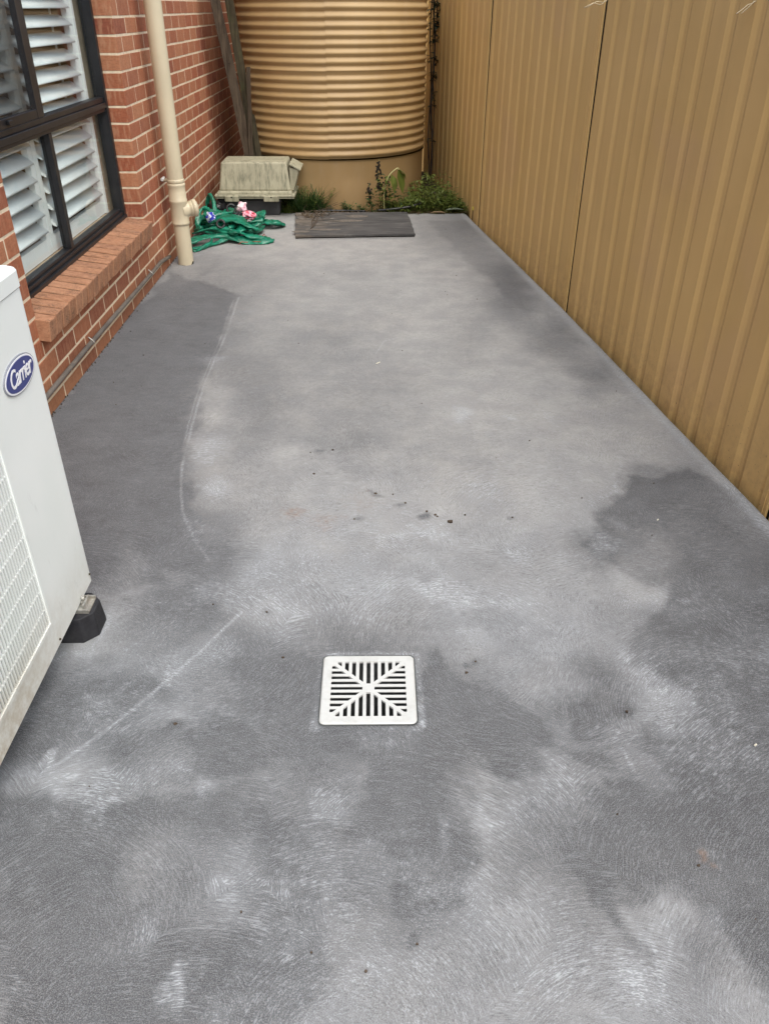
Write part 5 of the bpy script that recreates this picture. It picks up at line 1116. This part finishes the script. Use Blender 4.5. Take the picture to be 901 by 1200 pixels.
# creeping groundcover in the corner
def cover():
    r_ = random.Random(8); m_ = MB()
    for k in range(2600):
        u = r_.random(); x = .10+.68*u; y = 7.10+abs(r_.gauss(0, .30))*(1 if u > .3 else .35)
        if math.hypot(x+.378, y-8.075) < .84: 
            y = 8.075-math.sqrt(max(0, .845**2-(x+.378)**2)) if x < .45 else y
            if x > .45: continue
        if x > .86-(y-6.78)*.13-.03: continue
        h = .04+.20*math.exp(-((x-.50)/.2)**2)*r_.random()+.10*max(0, y-7.3)
        p = Vector((x, y, r_.uniform(-.02, h)))
        if r_.random() < .45: blade(m_, p, rd(r_, r_.uniform(.3, 2)), r_.uniform(.05, .14), .005, r_.uniform(.6, 1.6))
        else: leaf(m_, p, rd(r_, r_.uniform(-.1, .7)), r_.uniform(.03, .07), r_.uniform(.014, .030), r_)
    o = m_.build('creeping_weeds', ML1); o['kind'] = 'stuff'; tag(o, 'tangled creeping green weeds filling the corner between tank and fence', 'ground cover')
    m_ = MB()
    for k in range(500):
        x = r_.uniform(.02, .80); y = 7.09+abs(r_.gauss(0, .10))
        p = Vector((x, y, r_.uniform(-.01, .03)))
        if r_.random() < .5: blade(m_, p, rd(r_, r_.uniform(.2, 1.2)), r_.uniform(.05, .16), .004, r_.uniform(.4, 1.4))
        else: leaf(m_, p, rd(r_, r_.uniform(-.1, .4)), r_.uniform(.02, .04), .014, r_)
    o = m_.build('dry_weeds', ML3); o['kind'] = 'stuff'; tag(o, 'yellowing grass and dry weeds along the far edge of the slab', 'grass')
    m_ = MB()
    for k in range(900):
        x = r_.uniform(-.75, .80); y = 7.06+abs(r_.gauss(0, .06)); leaf(m_, Vector((x, y, r_.uniform(-.02, .012))), rd(r_, r_.uniform(-.1, .2)), r_.uniform(.012, .04), r_.uniform(.006, .02), r_)
    for k in range(60):   # on the board and slab nearby
        x = r_.uniform(-.60, -.42); y = r_.uniform(6.75, 7.0); leaf(m_, Vector((x, y, r_.uniform(.028, .04))), rd(r_, .1), r_.uniform(.015, .04), .016, r_)
    o = m_.build('leaf_litter', MLIT); o['kind'] = 'stuff'; tag(o, 'brown dead leaves and crumbs strewn along the slab end and board', 'leaf litter')
cover()
# bent piece of black pipe in the weeds, dead leaves, yellow tag
tag(MB().tube(catmull([(.02, 7.09, .02), (.16, 7.08, .035), (.30, 7.10, .05), (.42, 7.15, .075)], 5), .010, 8).build('black_pipe', MBLK), 'short black poly pipe lying among the weeds right of the seed stalk', 'pipe')
tag(MB().tube(catmull([(-.62, 7.10, .008), (-.45, 7.12, .012), (-.25, 7.13, .010), (-.08, 7.10, .012)], 5), .008, 8).build('black_hose', MBLK), 'thin black hose lying along the tank foot behind the board', 'hose')
lf = MB(); r_ = random.Random(3); leaf(lf, Vector((.60, 7.06, .03)), Vector((1, .12, .1)), .16, .06, r_, .1)
tag(lf.build('pale_leaf', m_leaf('grey_green_leaf', (.18, .22, .17), (.22, .26, .19))), 'large pale grey-green leaf lying at the slab end near the fence', 'leaf')
lf = MB(); leaf(lf, Vector((.47, 7.05, .012)), Vector((1, .05, .05)), .15, .035, r_, .1); tag(lf.build('brown_leaf', m_leaf('tan_leaf', (.36, .24, .14), (.36, .24, .14))), 'long tan dead leaf lying at the slab end, left of the pale leaf', 'leaf')
yt = empty('yellow_tag', (.832, 6.98, 0), 'small yellow tag on a dark peg beside the fence post at the slab end', 'tag')
P_(MB().box(.822, .850, 6.97, 6.985, -.03, .055).build('peg', MSOIL), yt)
P_(MB().box(.818, .852, 6.964, 6.970, .050, .078).build('plate', m_plain('yellow_plastic', (.55, .46, .06), .5)), yt); 
# climbing vine on wires beside the tank
def vine():
    r_ = random.Random(4); t = empty('climbing_vine', (.58, 8.9, 0), 'thin dark climbing vine with small leaves hanging beside the right edge of the tank', 'vine')
    for k, (xa, xb, w_) in enumerate(((.56, .575, .009), (.53, .555, .006), (.575, .585, .005))):
        pts = [(xa+(xb-xa)*(1-f)+.010*math.sin(f*13+k*2), 8.74+.02*k, 1.85*f) for f in [j/24 for j in range(25)]]
        P_(MB().tube(pts, w_, 6).build('stem', MTW), t)
    l_ = MB()
    for zc, n, sp_ in ((1.50, 26, .05), (1.43, 12, .05), (1.335, 44, .055), (1.22, 20, .03), (1.06, 30, .075), (.92, 16, .04), (.80, 8, .04), (.68, 6, .04), (1.62, 20, .08), (.35, 8, .04)):
        for j in range(n): leaf(l_, Vector((.575+r_.gauss(0, sp_*.6), 8.72+r_.gauss(0, .02), zc+r_.gauss(0, .022))), rd(r_, r_.uniform(-.4, .6)), r_.uniform(.04, .075), r_.uniform(.016, .030), r_)
    P_(l_.build('leaves', m_leaf('vine_leaf', (.010, .020, .010), (.022, .042, .018))), t)
    # sprays reaching right
    b = MB()
    for z in (1.06, 1.46, 1.35): b.tube([(.585, 8.74, z), (.615, 8.70, z+.0), (.635, 8.66, z-.01)], .002, 5)
    P_(b.build('side_stem', MTW), t)
vine()
MSTRAW = m_plain('straw', (.60, .50, .33), .7)
for nm, P, lb in (('dry_straw', [(1.245, 3.205, 1.475), (1.275, 3.20, 1.50), (1.305, 3.21, 1.54), (1.32, 3.26, 1.81)], 'pale dry straws hanging over the fence at the top right'), ('dry_straw', [(.985, 4.40, 1.490), (1.02, 4.38, 1.508), (1.09, 4.42, 1.53), (1.14, 4.45, 1.82)], 'pale dry grass tip hanging over the fence at the second panel joint')):
    m_ = MB(); P = [Vector(p) for p in P]; m_.tube(catmull(P, 4), .002, 5); m_.tube(catmull([p+Vector((.012, -.01, .006*i)) for i, p in enumerate(P)], 4), .0016, 5); tag(m_.build(nm, MSTRAW), lb, 'dry grass')

# ------------------------------------------------------------------ crumbs on the slab
def crumbs():
    r_ = random.Random(31); m_ = MB()
    for i, (x, y) in enumerate(SPOTS):
        s_ = (.013 if i == 0 else r_.uniform(.003, .006))*(.8 if y > 1.2 else .55)
        a0 = r_.uniform(0, 6); n = 7; m_.prism([(x+s_*r_.uniform(.6, 1.3)*math.cos(a0+k*.9), y+s_*.7*r_.uniform(.6, 1.3)*math.sin(a0+k*.9)) for k in range(n)], .001, .004+s_*.3)
    for k in range(45):
        y = .7+6.2*r_.random()**1.2; x = r_.uniform(-1.35, edge_x(y)-.08); s_ = r_.uniform(.0010, .0024)
        if abs(x-GRATE[0]) < .14 and abs(y-GRATE[1]) < .14: continue
        m_.prism([(x+s_*math.cos(k_*1.26)*r_.uniform(.7, 1.5), y+s_*math.sin(k_*1.26)) for k_ in range(5)], .000, .004)
    for k in range(120):    # dirt line along the wall foot
        y = r_.uniform(2.6, 7.0); x = WX+abs(r_.gauss(0, .007))+.001; s_ = r_.uniform(.0012, .0032); m_.prism([(x+s_*math.cos(k_*1.26), y+s_*1.6*math.sin(k_*1.26)*r_.uniform(.6, 1.3)) for k_ in range(5)], -.002, .004+s_*.5)
    o = m_.build('dark_crumbs', m_plain('dark_crumb', (.085, .065, .050), .9, .1, .4, 80)); o['kind'] = 'stuff'; tag(o, 'scattered dark specks of leaf and soil on the grey concrete', 'debris')
    m_ = MB()
    for x, y in ((.014, 3.699), (.908, 1.286), (.972, 2.273)):
        a = r_.uniform(.4, 1.0); L = .014 if y > 3 else .004; m_.box(-L, L, -.0018, .0018, .0015, .004, Matrix.Translation((x, y, .001)) @ Matrix.Rotation(a, 4, 'Z'))
    o = m_.build('pale_chips', m_plain('pale_chip', (.75, .72, .6), .8)); o['kind'] = 'stuff'; tag(o, 'tiny pale chips scattered on the grey concrete', 'debris')
crumbs()
